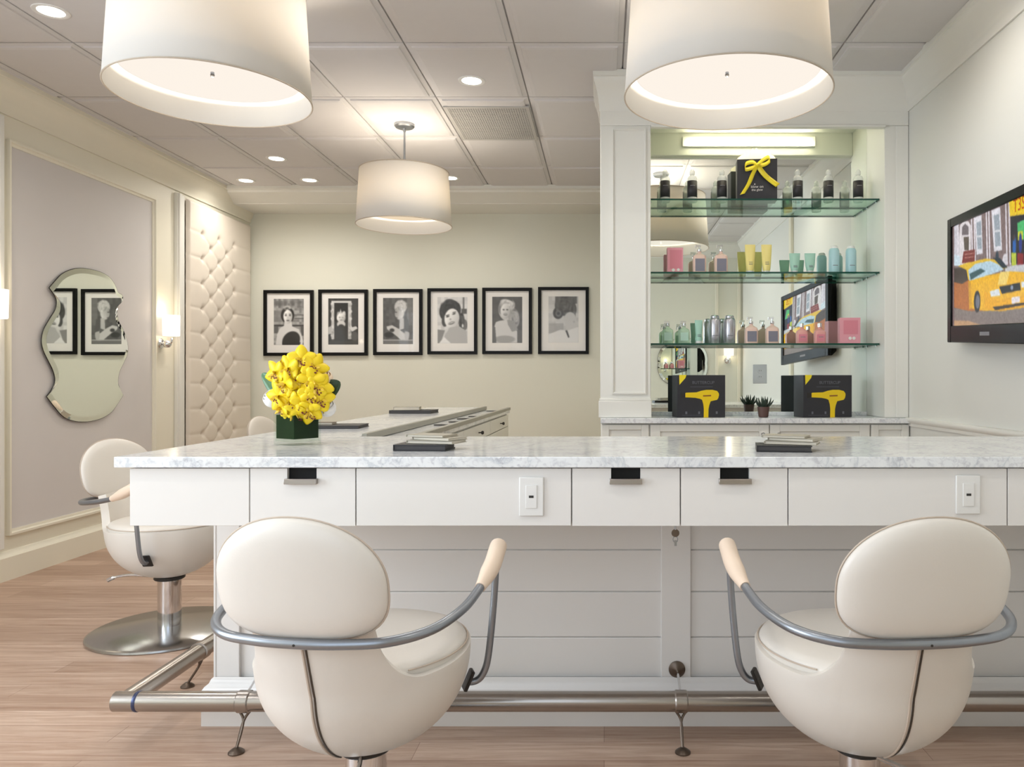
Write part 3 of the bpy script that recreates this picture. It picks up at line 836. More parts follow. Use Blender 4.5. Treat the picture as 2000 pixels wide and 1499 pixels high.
for y0, y1 in ((3.28, 4.28), (4.285, 5.28), (5.285, 6.27)):
    yc = (y0 + y1) / 2
    for z0, z1 in ((.865, .955), (.60, .86), (.12, .595)):
        do = mk('drawer', rel(br_, MB().box((-.80, y0 + .003, z0), (-.782, y1 - .003, z1))), M_TRIM, br_, bevel=.0015)
        if z0 > .5:
            mk('knob', rel(br_, MB().lathe([(.004, 0), (.004, .014), (.011, .02), (.012, .027), (.008, .033), (0, .034)], (-.782, yc, (z0 + z1) / 2), 14, 'x')), M_DARK, do)


def tool_ring(x, y, label):
    t = thing('tool_holder', label, 'tool holder', (x, y, TZ - .0218), random.uniform(-.6, .6), 'wire tool holders lying on the ledge')
    r = MB().tube([(.035 * math.cos(a), .02 * math.sin(a), .004) for a in [2 * PI * k / 20 for k in range(21)]], .0028, 6)
    mk('wire_loop', r, M_DARK, t); mk('handle', MB().tube(spline([(.03, 0, .004), (.06, .012, .004), (.09, -.004, .016)], 5), .004, 6), M_DARK, t)


for y, dx, l in ((4.15, 0, 'wire tool holder on the ledge, nearest the front counter'), (4.45, .02, 'wire tool holder on the ledge, second from the front counter'), (4.8, 0, 'wire tool holder in the middle of the narrow ledge'),
                 (5.1, .02, 'wire tool holder on the ledge, second from its far end'), (6.0, 0, 'wire tool holder at the far end of the narrow ledge')):
    tool_ring(-.885 + dx, y, l)

# ------------------------------------------------------------------ foot rail
RY, RZ, RX = 2.61, .146, -1.628
fr_ = thing('foot_rail', 'brushed steel tube foot rail running along the counter base', 'foot rail', (0, RY, 0))
mk('front_rail', rel(fr_, MB().tube([(RX - .033, RY, RZ), (-1.0, RY, RZ), (XR - .02, RY, RZ)], .033, 28)), M_RAIL, fr_)
mk('return_rail', rel(fr_, MB().tube([(RX, RY, RZ), (RX, 4.2, RZ), (RX, 6.1, RZ)], .0325, 28)), M_RAIL, fr_)
mk('corner_band', rel(fr_, MB().lathe([(.0335, -.006), (.0345, -.004), (.0345, .004), (.0335, .006)], (RX + .045, RY, RZ), 28, 'x')), mat('blue_grey_band', srgb(70, 78, 110), .3, .6, noise=.05), fr_)


def bracket(c, dirv):
    """c: rail point; dirv: towards the foot plate, horizontally"""
    ax = 'x' if abs(dirv[1]) > abs(dirv[0]) else 'y'
    col = MB().lathe([(.0335, -.022), (.037, -.018), (.037, .018), (.0335, .022)], c, 28, ax)
    co = mk('collar', rel(fr_, col), M_RAIL, fr_)
    dx, dy = dirv
    ft = (c[0] + dx * .06, c[1] + dy * .06, .006)
    for s_ in (-1, 1):
        st = (c[0] + (.018 * s_ if ax == 'x' else 0), c[1] + (.018 * s_ if ax == 'y' else 0), c[2] - .033)
        md = (c[0] + dx * .01, c[1] + dy * .01, c[2] - .065)
        mk('bracket_rod', rel(fr_, MB().tube(spline([st, md, (ft[0], ft[1], .012)], 5), .0045, 8)), M_BRONZE, fr_)
    mk('foot_plate', rel(fr_, MB().lathe([(.026, 0), (.026, .004), (.018, .011), (.007, .018), (0, .018)], (ft[0], ft[1], .0005), 20)), M_BRONZE, fr_)


bracket((X(478, RY), RY, RZ), (0, -1)); bracket((X(1330, RY), RY, RZ), (0, -1)); bracket((RX, 3.10, RZ), (-.9, 0)); bracket((RX, 4.7, RZ), (-.9, 0))
for px in (478, 1330):
    x = X(px, RY)
    mk('wall_rosette', rel(fr_, MB().lathe([(.030, 0), (.030, -.004), (.018, -.012), (0, -.016)], (x + .002, YP - .0085, .193), 24, 'y')), M_BRONZE, fr_)
    mk('bracket_rod', rel(fr_, MB().tube(spline([(x + .002, YP - .02, .19), (x, YP - .08, .195), (x, RY + .02, RZ + .02)], 5), .0045, 8)), M_CHROME, fr_)

# ------------------------------------------------------------------ salon chair


def make_chair(label, loc, rho):
    t = thing('salon_chair', label, 'chair', loc, -rho, 'white salon chairs with grey tube arms')
    # bowl and neck
    z0, zr0, R = .268, .535, .275
    def sm(x): x = max(0, min(1, x)); return x * x * (3 - 2 * x)
    def rim(phi):
        s_ = (math.degrees(abs(phi)) - 34) / 23.0
        if s_ <= 0: return .672
        if s_ >= 1: return zr0 - .012 * sm(1 - (math.degrees(abs(phi)) - 57) / 60.0)
        zq = zr0 - .012
        return zq + (.672 - zq) * (1 - (1 - (1 - s_) ** 2.3) ** (1 / 2.3))
    nphi, nv = 288, 26; mb = MB(); vs = []; fs = []
    def pt(phi, z):
        tt = min(1, (z - z0) / (.53 - z0)); r = R * math.sqrt(max(0, 1 - (1 - tt) ** 2.3)) * (0.985 + .015 * tt)
        ys = -.30 * max(0, z - .50) if z > .50 else 0
        back = sm((math.radians(80) - abs(phi)) / math.radians(50))
        return (r * math.sin(phi), -r * math.cos(phi) + ys * back, z)
    for j in range(nphi):
        phi = -PI + 2 * PI * j / nphi
        for i in range(nv + 1):
            v = i / nv; vs.append(pt(phi, z0 + (rim(phi) - z0) * v ** 1.9))
    for j in range(nphi):
        j2 = (j + 1) % nphi
        for i in range(nv):
            if i == 0: fs.append((j * (nv + 1), j * (nv + 1) + 1, j2 * (nv + 1) + 1, j2 * (nv + 1)))
            else: fs.append((j * (nv + 1) + i, j * (nv + 1) + i + 1, j2 * (nv + 1) + i + 1, j2 * (nv + 1) + i))
    mb.add(vs, fs)
    me = bpy.data.meshes.new('seat_shell'); me.from_pydata(mb.v, [], mb.f); me.materials.append(M_LEATH)
    bm = bmesh.new(); bm.from_mesh(me); bmesh.ops.remove_doubles(bm, verts=bm.verts, dist=1e-5)
    bmesh.ops.recalc_face_normals(bm, faces=bm.faces); bm.to_mesh(me); bm.free(); me.shade_smooth()
    so = bpy.data.objects.new('seat_shell', me); COL.objects.link(so); so.parent = t
    x = so.modifiers.new('s', 'SOLIDIFY'); x.thickness = .034; x.offset = -1; x.use_rim = True
    x = so.modifiers.new('b', 'BEVEL'); x.width = .012; x.segments = 3; x.limit_method = 'ANGLE'; x.angle_limit = 1.0
    # seat cushion
    prof = [(0, .49), (.22, .49), (.250, .505), (.262, .525), (.263, .540), (.256, .551), (.235, .558), (.15, .563), (0, .560)]
    cu = MB().lathe(prof, (0, .006, 0), 56)
    cu.v = [(a, b, c) for a, b, c in cu.v]
    mk('seat_cushion', cu, M_LEATH, t, ang=60)
    pipe = MB().tube([(.2655 * math.sin(a), .006 - .2655 * math.cos(a), .5405) for a in [math.radians(46 + 268 * k / 60) for k in range(61)]], .0022, 6)
    mk('seat_piping', pipe, mat('beige_piping', srgb(200, 184, 168), .5), t)
    # backrest pad: superellipse dished around the sitter
    cz, hw, hh, T = .783, .205, .142, .036
    mb = MB(); na = 72; rr = [0.0001, .25, .5, .7, .82, .90, .95, .98, 1.0]
    def pad(rho_, a, side):
        c, s_ = math.cos(a), math.sin(a)
        ex = 2.08 if s_ > 0 else 3.4
        k = (abs(c) ** ex + abs(s_) ** ex) ** (-1 / ex)
        xx = hw * rho_ * k * c; zz = (hh + .014 * (1 if s_ > 0 else -1)) * rho_ * k * s_
        if s_ < 0: xx *= 1 - .06 * (abs(zz) / hh) ** 2
        th = T * (1 - rho_ ** 5) ** .5 if side else T * (1 - rho_ ** 5) ** .5
        yc = -.316 + .50 * xx * xx - .20 * (zz + hh) 
        return (xx, yc - th * (1 if side else -.9), cz + zz)
    vs = []; fs = []
    for side in (1, 0):
        for r_ in (rr if side else rr[-2::-1]):
            for k in range(na): vs.append(pad(r_, 2 * PI * k / na, side))
    L = len(rr) * 2 - 1
    for i in range(L - 1):
        for k in range(na): fs.append((i * na + k, i * na + (k + 1) % na, (i + 1) * na + (k + 1) % na, (i + 1) * na + k))
    fs.append(tuple(range(na))); fs.append(tuple((L - 1) * na + k for k in range(na)))
    mb.add(vs, fs); mk('backrest', mb, M_LEATH, t, ang=80)
    pp = []
    for k in range(na + 1):
        p = Vector(pad(1.0, 2 * PI * k / na, 1)); pp.append(p + Vector((0, -.002, 0)) + (p - Vector((0, p.y, cz))).normalized() * .0008)
    mk('backrest_piping', MB().tube(pp, .0022, 6), MATS['beige_piping'], t)
    # centre seam and zip down the back
    zs = [.648 - .345 * k / 24 for k in range(25)]
    for nm, dph, rad, m_ in (('zip', .012, .0026, mat('dark_zip', srgb(84, 76, 68), .4, .4)), ('seam_piping', -.018, .0034, MATS['beige_piping'])):
        pts = []
        for z in zs:
            p = Vector(pt(dph * (1 + .8 * (.65 - z)), max(z, z0 + .006))); pts.append(p + Vector((0, -.0012, -.0005)))
        mk(nm, MB().tube(pts, rad, 6), m_, t)
    # arm ring
    half = [(.316, .045, .712), (.313, -.02, .692), (.305, -.12, .674), (.272, -.235, .661), (.20, -.312, .655), (.10, -.340, .653), (0, -.348, .653)]
    full = half + [(-a, b, c) for a, b, c in half[-2::-1]]
    mk('arm_ring', MB().tube(spline(full, 7), .0118, 14), M_TUBE, t)
    mk('screw', MB().lathe([(.003, -.3605), (.003, -.3592)], (0, 0, .653), 10, 'y'), M_DARK, t)
    for s_ in (-1, 1):
        ap = [(.314 * s_, .0, .697), (.318 * s_, .05, .716), (.320 * s_, .10, .738), (.317 * s_, .150, .762), (.314 * s_, .178, .770)]
        P = spline(ap, 6); n = len(P)
        mk('armrest', MB().tube(P, [.0145 + .0095 * sm(i / (n * .35)) - (.008 if i >= n - 1 else (.003 if i >= n - 2 else 0)) for i in range(n)], 16), M_ARMW, t)
        sp_ = [(.318 * s_, .130, .748), (.316 * s_, .134, .68), (.306 * s_, .136, .56), (.294 * s_, .136, .46), (.280 * s_, .134, .418), (.262 * s_, .130, .400), (.238 * s_, .122, .398)]
        mk('arm_support', MB().tube(spline(sp_, 7), .0098, 12), M_TUBE, t)
        mk('arm_bracket', MB().obox((.243 * s_, .120, .405), (.005, 0, 0), (-.010 * s_, .018, 0), (.012 * s_, 0, .028)), M_DARK, t, bevel=.003)
    # pedestal
    mk('post_collar', MB().lathe([(.066, .256), (.070, .260), (.070, .272), (.04, .290), (0, .290)], seg=32), M_DARK, t)
    mk('hydraulic_post', MB().lathe([(.053, .016), (.053, .262), (0, .262)], seg=36), M_CHROME, t)
    mk('base_disc', MB().lathe([(.352, 0), (.356, .004), (.354, .012), (.342, .018), (.10, .026), (.06, .030), (0, .030)], seg=72), mat('disc_steel', srgb(176, 176, 176), .2, 1.0, noise=.03, nscale=4), t)
    lv = MB().tube(spline([(0, -.03, .262), (.03, -.10, .268), (.06, -.18, .275), (.085, -.25, .264), (.095, -.285, .248)], 6), [.006] * 19 + [.010] * 6, 10)
    mk('pump_lever', lv, M_CHROME, t)
    return t


ch = make_chair('white salon chair in front of the counter, left one of the near pair', (-.635, 2.05, 0), math.radians(8))
dup(ch, (.682, 2.05, 0), math.radians(6.5), 'white salon chair in front of the counter, right one of the near pair')
dup(ch, (-2.15, 3.80, 0), -math.radians(107), 'white salon chair on a round steel base behind the counter corner, facing right')
dup(ch, (-2.47, 6.25, 0), -math.radians(100), 'far white salon chair whose back shows left of the flower vase')

# ------------------------------------------------------------------ vase and flowers
VX, VY, VA = X(581, 2.72), 2.72, math.radians(-32)
VY = 2.69; VX = X(581, VY)
va = thing('glass_vase', 'square clear glass vase lined with dark green leaf on the marble counter', 'vase', (VX, VY, TZ + .0005), VA)
hw, hh = .055, .112
vg = MB(); prs = [(hw, 0), (hw, hh), (hw - .004, hh), (hw - .004, .012)]
vs = []
for r, z in prs: vs += [(-r, -r, z), (r, -r, z), (r, r, z), (-r, r, z)]
fs = [(3, 2, 1, 0), (12, 13, 14, 15)]
for i in range(3):
    for k in range(4): fs.append((i * 4 + k, i * 4 + (k + 1) % 4, i * 4 + 4 + (k + 1) % 4, i * 4 + 4 + k))
mk('glass_cube', vg.add(vs, fs), clear('vase_glass', (.93, .96, .94, 1), .25, .01), va, smooth=False)
M_LF = mat('leaf_green', srgb(34, 66, 32), .35, noise=.35, nscale=14)
mk('leaf_lining', MB().box((-hw + .006, -hw + .006, .022), (hw - .006, hw - .006, .104)), mat('leaf_lining', srgb(24, 46, 18), .7, noise=.4, nscale=18, spec=.1), va, smooth=False)
M_OY = mat('orchid_yellow', srgb(254, 216, 24), .45, noise=.12, nscale=40)
M_OL = mat('orchid_lip', srgb(236, 196, 60), .45, noise=.3, nscale=120)
M_OD = mat('orchid_spots', srgb(110, 34, 18), .5, noise=.2)
for mm_, tcol in ((M_OY, 0), (M_OL, 0)):
    b_ = mm_.node_tree.nodes['Principled BSDF']; b_.inputs['Subsurface Weight'].default_value = .12; b_.inputs['Subsurface Radius'].default_value = (.02, .015, .005)


def petal(mb, L, W, az, tilt, curl, n=7, mwid=5):
    """petal in local frame: flower faces +Z, petal leaves in direction az"""
    ca, sa = math.cos(az), math.sin(az); vs = []; fs = []
    for i in range(n + 1):
        u = i / n; wv = W * math.sin(PI * min(1, .12 + .88 * u) ** 1.0) ** .8 if u < 1 else 0
        wv = W * (math.sin(PI * (u * .84 + .12))) ** .7
        rr_ = L * u; h = tilt * rr_ + curl * rr_ * u
        for j in range(mwid):
            v = (j / (mwid - 1)) * 2 - 1
            x, y, z = rr_, v * wv / 2, h - .25 * abs(v) ** 2 * wv
            vs.append((x * ca - y * sa, x * sa + y * ca, z))
    for i in range(n):
        for j in range(mwid - 1): fs.append((i * mwid + j, i * mwid + j + 1, (i + 1) * mwid + j + 1, (i + 1) * mwid + j))
    mb.add(vs, fs)


def make_orchid():
    o = thing('orchid', 'yellow orchid bloom with dark spotted throat in the glass vase', 'flower', group='yellow orchid blooms in the vase')
    pm = MB()
    for k in range(5): petal(pm, .040 if k % 2 else .043, .041 if k % 2 else .036, PI / 2 + k * 2 * PI / 5, .35, -.25)
    mk('petals', pm, M_OY, o, solid=.0006, ang=80)
    lp = MB(); petal(lp, .026, .026, -PI / 2, .75, -.5); petal(lp, .014, .012, -PI / 2 + 1.3, 1.4, 0); petal(lp, .014, .012, -PI / 2 - 1.3, 1.4, 0)
    mk('lip', lp, M_OL, o, solid=.0006, ang=80)
    sp = MB(); rnd = random.Random(5)
    for k in range(9):
        a = -PI / 2 + rnd.uniform(-.8, .8); r = rnd.uniform(.006, .024); zz = .75 * r - .5 * r * r / .026 + .0035
        sp.lathe([(0, -.001), (.0026, 0), (0, .0012)], (r * math.cos(a), r * math.sin(a), zz), 8)
    mk('throat_spots', sp, M_OD, o)
    mk('stem', MB().tube([(0, 0, 0), (0, 0, -.018), (0, .006, -.035)], .0022, 7), mat('stem_green', srgb(140, 150, 60), .5), o)
    return o


def aim(o, n, up=Vector((0, 0, 1)), roll=0):
    n = Vector(n).normalized(); y = (up - n * up.dot(n)).normalized(); x = y.cross(n)
    o.rotation_euler = (Matrix((x, y, n)).transposed() @ Matrix.Rotation(roll, 3, 'Z')).to_euler()


S = 1500.0 / 2.68
orc = [(588, 702, .2, .45), (614, 716, .6, .2), (562, 722, -.2, .3), (537, 730, -.7, .3), (584, 737, .0, .1), (607, 745, .5, .0),
       (556, 751, -.35, .0), (583, 764, .1, -.1), (543, 775, -.6, -.1), (608, 773, .4, -.35), (565, 788, -.2, -.4), (592, 793, .2, -.6),
       (623, 756, .8, .1), (576, 809, -.1, -1.0), (603, 806, .3, -1.0), (548, 797, -.7, -.6), (626, 780, .8, -.4)]
OL = ['yellow orchid at the very top of the bouquet', 'yellow orchid at the upper right of the bouquet, just under the top bloom', 'yellow orchid at the upper left of the bouquet, just under the top bloom', 'yellow orchid at the far left edge of the bouquet, above the left leaf', 'yellow orchid in the upper middle of the bouquet', 'yellow orchid right of the upper middle of the bouquet', 'yellow orchid left of the bouquet centre', 'yellow orchid in the very centre of the bouquet', 'yellow orchid left of centre, above the white rose on the left', 'yellow orchid right of centre, low in the bouquet', 'yellow orchid low in the middle left of the bouquet', 'yellow orchid low in the middle right of the bouquet', 'yellow orchid at the right edge beside the dark leaf', 'yellow orchid drooping over the left front rim of the vase', 'yellow orchid drooping over the right front rim of the vase', 'yellow orchid at the lower left, above the vase corner', 'yellow orchid at the lower right edge, above the white rose on the right']
of = None
for i, (px, py, nx, nz) in enumerate(orc):
    if of is None: o = of = make_orchid()
    else: o = dup(of)
    o['label'] = OL[i]
    dd = 1 - min(1, ((px - 582) / 60.0) ** 2 * .7 + ((py - 755) / 75.0) ** 2 * .6)
    y = VY - .02 - .055 * dd + (.012 if i in (4, 7) else 0)
    o.scale = (1.18,) * 3; o.location = (X(px, y), y, Z(py, y)); aim(o, (nx + random.uniform(-.35, .35), -1, nz + random.uniform(-.3, .3)), roll=random.uniform(-.6, .6))
# back-side blooms so the bouquet is round
for i in range(9):
    a = .3 + i * (PI - .6) / 8; zz = TZ + .15 + .05 * (i % 3)
    o = dup(of, label='yellow orchid on the far side of the bouquet, facing the back wall'); n = Vector((math.cos(a), math.sin(a), .2)); o.location = (VX + .075 * n.x, VY + .012 + .055 * n.y, zz); aim(o, n)
# stems bundle inside
# big leaves


def big_leaf(pts, W, n_up, label, m=M_LF):
    P = spline(pts, 6); n = len(P); mb = MB(); vs = []; up = Vector(n_up)
    for i, p in enumerate(P):
        T = (P[min(i + 1, n - 1)] - P[max(0, i - 1)]).normalized(); side = T.cross(up).normalized(); u = i / (n - 1)
        wd = W * (math.sin(PI * min(1, u * .93 + .06)) ** .75)
        for v in (-1, -.5, 0, .5, 1): vs.append(p + side * v * wd + up * (abs(v) * wd * .22))
    fs = [(i * 5 + j, i * 5 + j + 1, (i + 1) * 5 + j + 1, (i + 1) * 5 + j) for i in range(n - 1) for j in range(4)]
    mb.add(vs, fs)
    return tag(mk('leaf', mb, m, solid=.0008, ang=80), label, 'leaf', 'broad leaves in the vase')


def pp(px, py, y): return (X(px, y), y, Z(py, y))


big_leaf([pp(590, 800, 2.72), pp(620, 780, 2.70), pp(645, 760, 2.70), pp(664, 746, 2.71)], .038, (.25, -1, .35), 'broad dark green leaf sticking out right of the yellow flowers')
big_leaf([pp(575, 790, 2.74), pp(545, 765, 2.74), pp(528, 745, 2.75), pp(512, 730, 2.76)], .026, (-.2, -1, .3), 'broad green leaf sticking out left of the yellow flowers', mat('leaf_green_pale', srgb(90, 130, 96), .35, noise=.2, nscale=14))


def rose(px, py, y, label, m, r=.03):
    o = thing('rose', label, 'flower', (X(px, y), y, Z(py, y)))
    rng = random.Random(px)
    for ring, (k_, rad, h) in enumerate(((5, .42, .012), (5, .7, .006), (6, 1.0, -.006))):
        pm = MB()
        for k in range(k_):
            a = k * 2 * PI / k_ + ring * .5
            vs = []
            for i in range(6):
                for j in range(5):
                    th = a + (j - 2) * .36; el = -1.2 + i * (1.5 if ring == 0 else 1.25) / 3; rr_ = r * rad
                    vs.append((rr_ * math.cos(th) * math.cos(el * .72), rr_ * math.sin(th) * math.cos(el * .72), rr_ * math.sin(el * .72) + h))
            pm.add(vs, [(i * 5 + j, i * 5 + j + 1, (i + 1) * 5 + j + 1, (i + 1) * 5 + j) for i in range(5) for j in range(4)])
        mk('petals', pm, m, o, solid=.0008, ang=80)
    aim(o, (.1 if px > 580 else -.5, -.6, .8))
    return o


M_RW = mat('rose_white', srgb(244, 242, 240), .5, noise=.03); M_RP = mat('rose_peach', srgb(248, 224, 196), .5, noise=.05)
rose(531, 776, 2.72, 'white rose at the left side of the bouquet', M_RW, .034)
rose(632, 738, 2.71, 'peach white lily-like bloom at the upper right of the bouquet', M_RP, .032)
rose(638, 795, 2.73, 'white rose low at the right side of the bouquet', M_RW, .032)

# ------------------------------------------------------------------ menus and booklets on the counters
M_KHA = mat('khaki_cover', srgb(172, 166, 150), .5, noise=.04); M_BIN = mat('black_binder', srgb(34, 34, 36), .4, noise=.06)
M_DPG = mat('dark_pages', srgb(62, 60, 60), .6, noise=.1, nscale=200); M_PG = mat('page_edges', srgb(214, 206, 190), .7, noise=.05, nscale=200)


def booklet(name, label, cat, loc, rz, w, d, h, m, grp=None, tilt=0):
    t = thing(name, label, cat, loc, rz, grp); t.rotation_euler = (tilt, 0, rz)
    c = MB().box((-w / 2, -d / 2, 0), (w / 2, d / 2, h * .16)); c.box((-w / 2, -d / 2, h * .84), (w / 2, d / 2, h)); c.box((-w / 2, -d / 2, h * .16), (-w / 2 + .003, d / 2, h * .84))
    mk('cover', c, m, t, bevel=.0008); mk('pages', MB().box((-w / 2 + .003, -d / 2 + .003, h * .16), (w / 2 - .003, d / 2 - .003, h * .84)), M_DPG if m is M_BIN else M_PG, t, smooth=False)
    return t


def menu_stack(px, py, lab, rz, off=1):
    y = .227 * F / (py - 742.0) + .07; x = X(px, y); z = TZ + .0005
    booklet('menu_binder', 'black binder at the bottom of the ' + lab, 'binder', (x - .02, y - .01, z), rz, .17, .12, .020, M_BIN)
    booklet('booklet', 'khaki booklet lying lowest of three in the ' + lab, 'booklet', (x + .015, y + .01, z + .0205), rz - .22, .165, .105, .010, M_KHA)
    booklet('booklet', 'khaki booklet lying in the middle of the ' + lab, 'booklet', (x + .025, y + .012, z + .031), rz - .42, .15, .10, .009, M_KHA)
    booklet('booklet', 'khaki booklet lying on top of the ' + lab, 'booklet', (x - .002, y + .02, z + .0405), rz - .30, .14, .095, .007, M_KHA)


menu_stack(843, 882, 'menu stack right of the flower vase', -.06)
menu_stack(1540, 884, 'menu stack in front of the display niche', -.16)
ya = .227 * F / (838 - 742.0)
booklet('menu_binder', 'black binder lying just right of and behind the vase', 'binder', (X(655, ya + .08), ya + .09, TZ + .0005), .06, .26, .2, .014, M_BIN)
booklet('booklet', 'small brown booklet on the binder behind the vase', 'booklet', (X(633, ya + .1), ya + .1, TZ + .015), .1, .10, .09, .010, mat('brown_cover', srgb(112, 98, 80), .5, noise=.05))
yb = .227 * F / (808.5 - 742.0)
booklet('menu_binder', 'black binder farthest back on the marble arm near the portraits', 'binder', (-1.29, yb + .1, TZ + .0005), -.03, .28, .22, .022, M_BIN)
booklet('booklet', 'khaki booklet lying on the farthest black binder', 'booklet', (-1.33, yb + .08, TZ + .023), .15, .17, .16, .022, M_KHA)

# ------------------------------------------------------------------ pictures: painter


class Paint:
    def __init__(s, nx, ny, bg):
        s.nx, s.ny = nx, ny
        u, v = np.meshgrid((np.arange(nx)) / (nx - 1), (np.arange(ny)) / (ny - 1)); s.u, s.v = u, v
        s.img = np.zeros((ny, nx, 3)); s.img[:] = bg; s.e = 1.2 / nx
        s.rs = np.random.RandomState(5)
    def put(s, m, c):
        c = np.array(c if hasattr(c, '__len__') else (c, c, c), float); s.img = s.img * (1 - m[..., None]) + c * m[..., None]
    def ell(s, cx, cy, rx, ry, c, ang=0, op=1, soft=1.0):
        ca, sa = math.cos(ang), math.sin(ang); dx, dy = s.u - cx, s.v - cy
        x = dx * ca + dy * sa; y = -dx * sa + dy * ca
        d = np.sqrt((x / rx) ** 2 + (y / ry) ** 2); k = min(rx, ry)
        s.put(np.clip((1 - d) * k / (s.e * soft) + .5, 0, 1) * op, c)
    def poly(s, pts, c, op=1):
        acc = np.zeros_like(s.u)
        for ox, oy in ((-.25, -.25), (.25, -.25), (-.25, .25), (.25, .25)):
            x = s.u + ox / s.nx; y = s.v + oy / s.ny; ins = np.zeros_like(x, bool); n = len(pts)
            for i in range(n):
                x1, y1 = pts[i]; x2, y2 = pts[(i + 1) % n]
                if y1 == y2: continue
                cond = ((y1 > y) != (y2 > y)) & (x < (x2 - x1) * (y - y1) / (y2 - y1) + x1); ins ^= cond
            acc += ins
        s.put(acc / 4 * op, c)
    def rect(s, a, b, c_, d, c, op=1): s.poly([(a, b), (c_, b), (c_, d), (a, d)], c, op)
    def noise(s, amt, k=6):
        n = s.rs.rand(s.ny // k + 2, s.nx // k + 2)
        iy = np.linspace(0, n.shape[0] - 1.01, s.ny); ix = np.linspace(0, n.shape[1] - 1.01, s.nx)
        a = n[np.ix_(iy.astype(int), ix.astype(int))]
        s.img = np.clip(s.img * (1 + amt * (a[..., None] - .5)), 0, 1)
    def curls(s, cx, cy, rx, ry, c0, c1, n=40, size=.022):
        for _ in range(n):
            a = s.rs.rand() * 2 * PI; r = s.rs.rand() ** .5; c = c0 + (c1 - c0) * s.rs.rand()
            s.ell(cx + rx * r * math.cos(a), cy + ry * r * math.sin(a), size * (.6 + s.rs.rand()), size * .5, c, a + PI / 2, .75, 2)
    def shade(s, cx, cy, rx, ry, amt, dx=.3, dy=.2):
        d = np.clip(((s.u - cx) / rx * dx + (s.v - cy) / ry * dy), -1, 1); ins = (((s.u - cx) / rx) ** 2 + ((s.v - cy) / ry) ** 2) < 1.1
        s.img = np.clip(s.img * (1 - amt * d * ins)[..., None], 0, 1)
    def soften(s, k=1):
        for _ in range(k):
            p_ = np.pad(s.img, ((1, 1), (1, 1), (0, 0)), 'edge')
            s.img = (p_[:-2, 1:-1] + p_[2:, 1:-1] + p_[1:-1, :-2] + p_[1:-1, 2:] + 4 * p_[1:-1, 1:-1]) / 8
    def mesh(s, name, to3, m, parent):
        """to3(u, v): v from top"""
        vs = [to3(i / (s.nx - 1), j / (s.ny - 1)) for j in range(s.ny) for i in range(s.nx)]
        fs = [(j * s.nx + i, j * s.nx + i + 1, (j + 1) * s.nx + i + 1, (j + 1) * s.nx + i) for j in range(s.ny - 1) for i in range(s.nx - 1)]
        me = bpy.data.meshes.new(name); me.from_pydata(vs, [], fs); me.materials.append(m)
        at = me.color_attributes.new('picture', 'FLOAT_COLOR', 'POINT')
        c = s.img.reshape(-1, 3); c = np.where(c <= .04045, c / 12.92, ((c + .055) / 1.055) ** 2.4)
        at.data.foreach_set('color', np.concatenate([c, np.ones((len(c), 1))], 1).astype('f').ravel())
        me.update(); o = bpy.data.objects.new(name, me); COL.objects.link(o); o.parent = parent
        return o


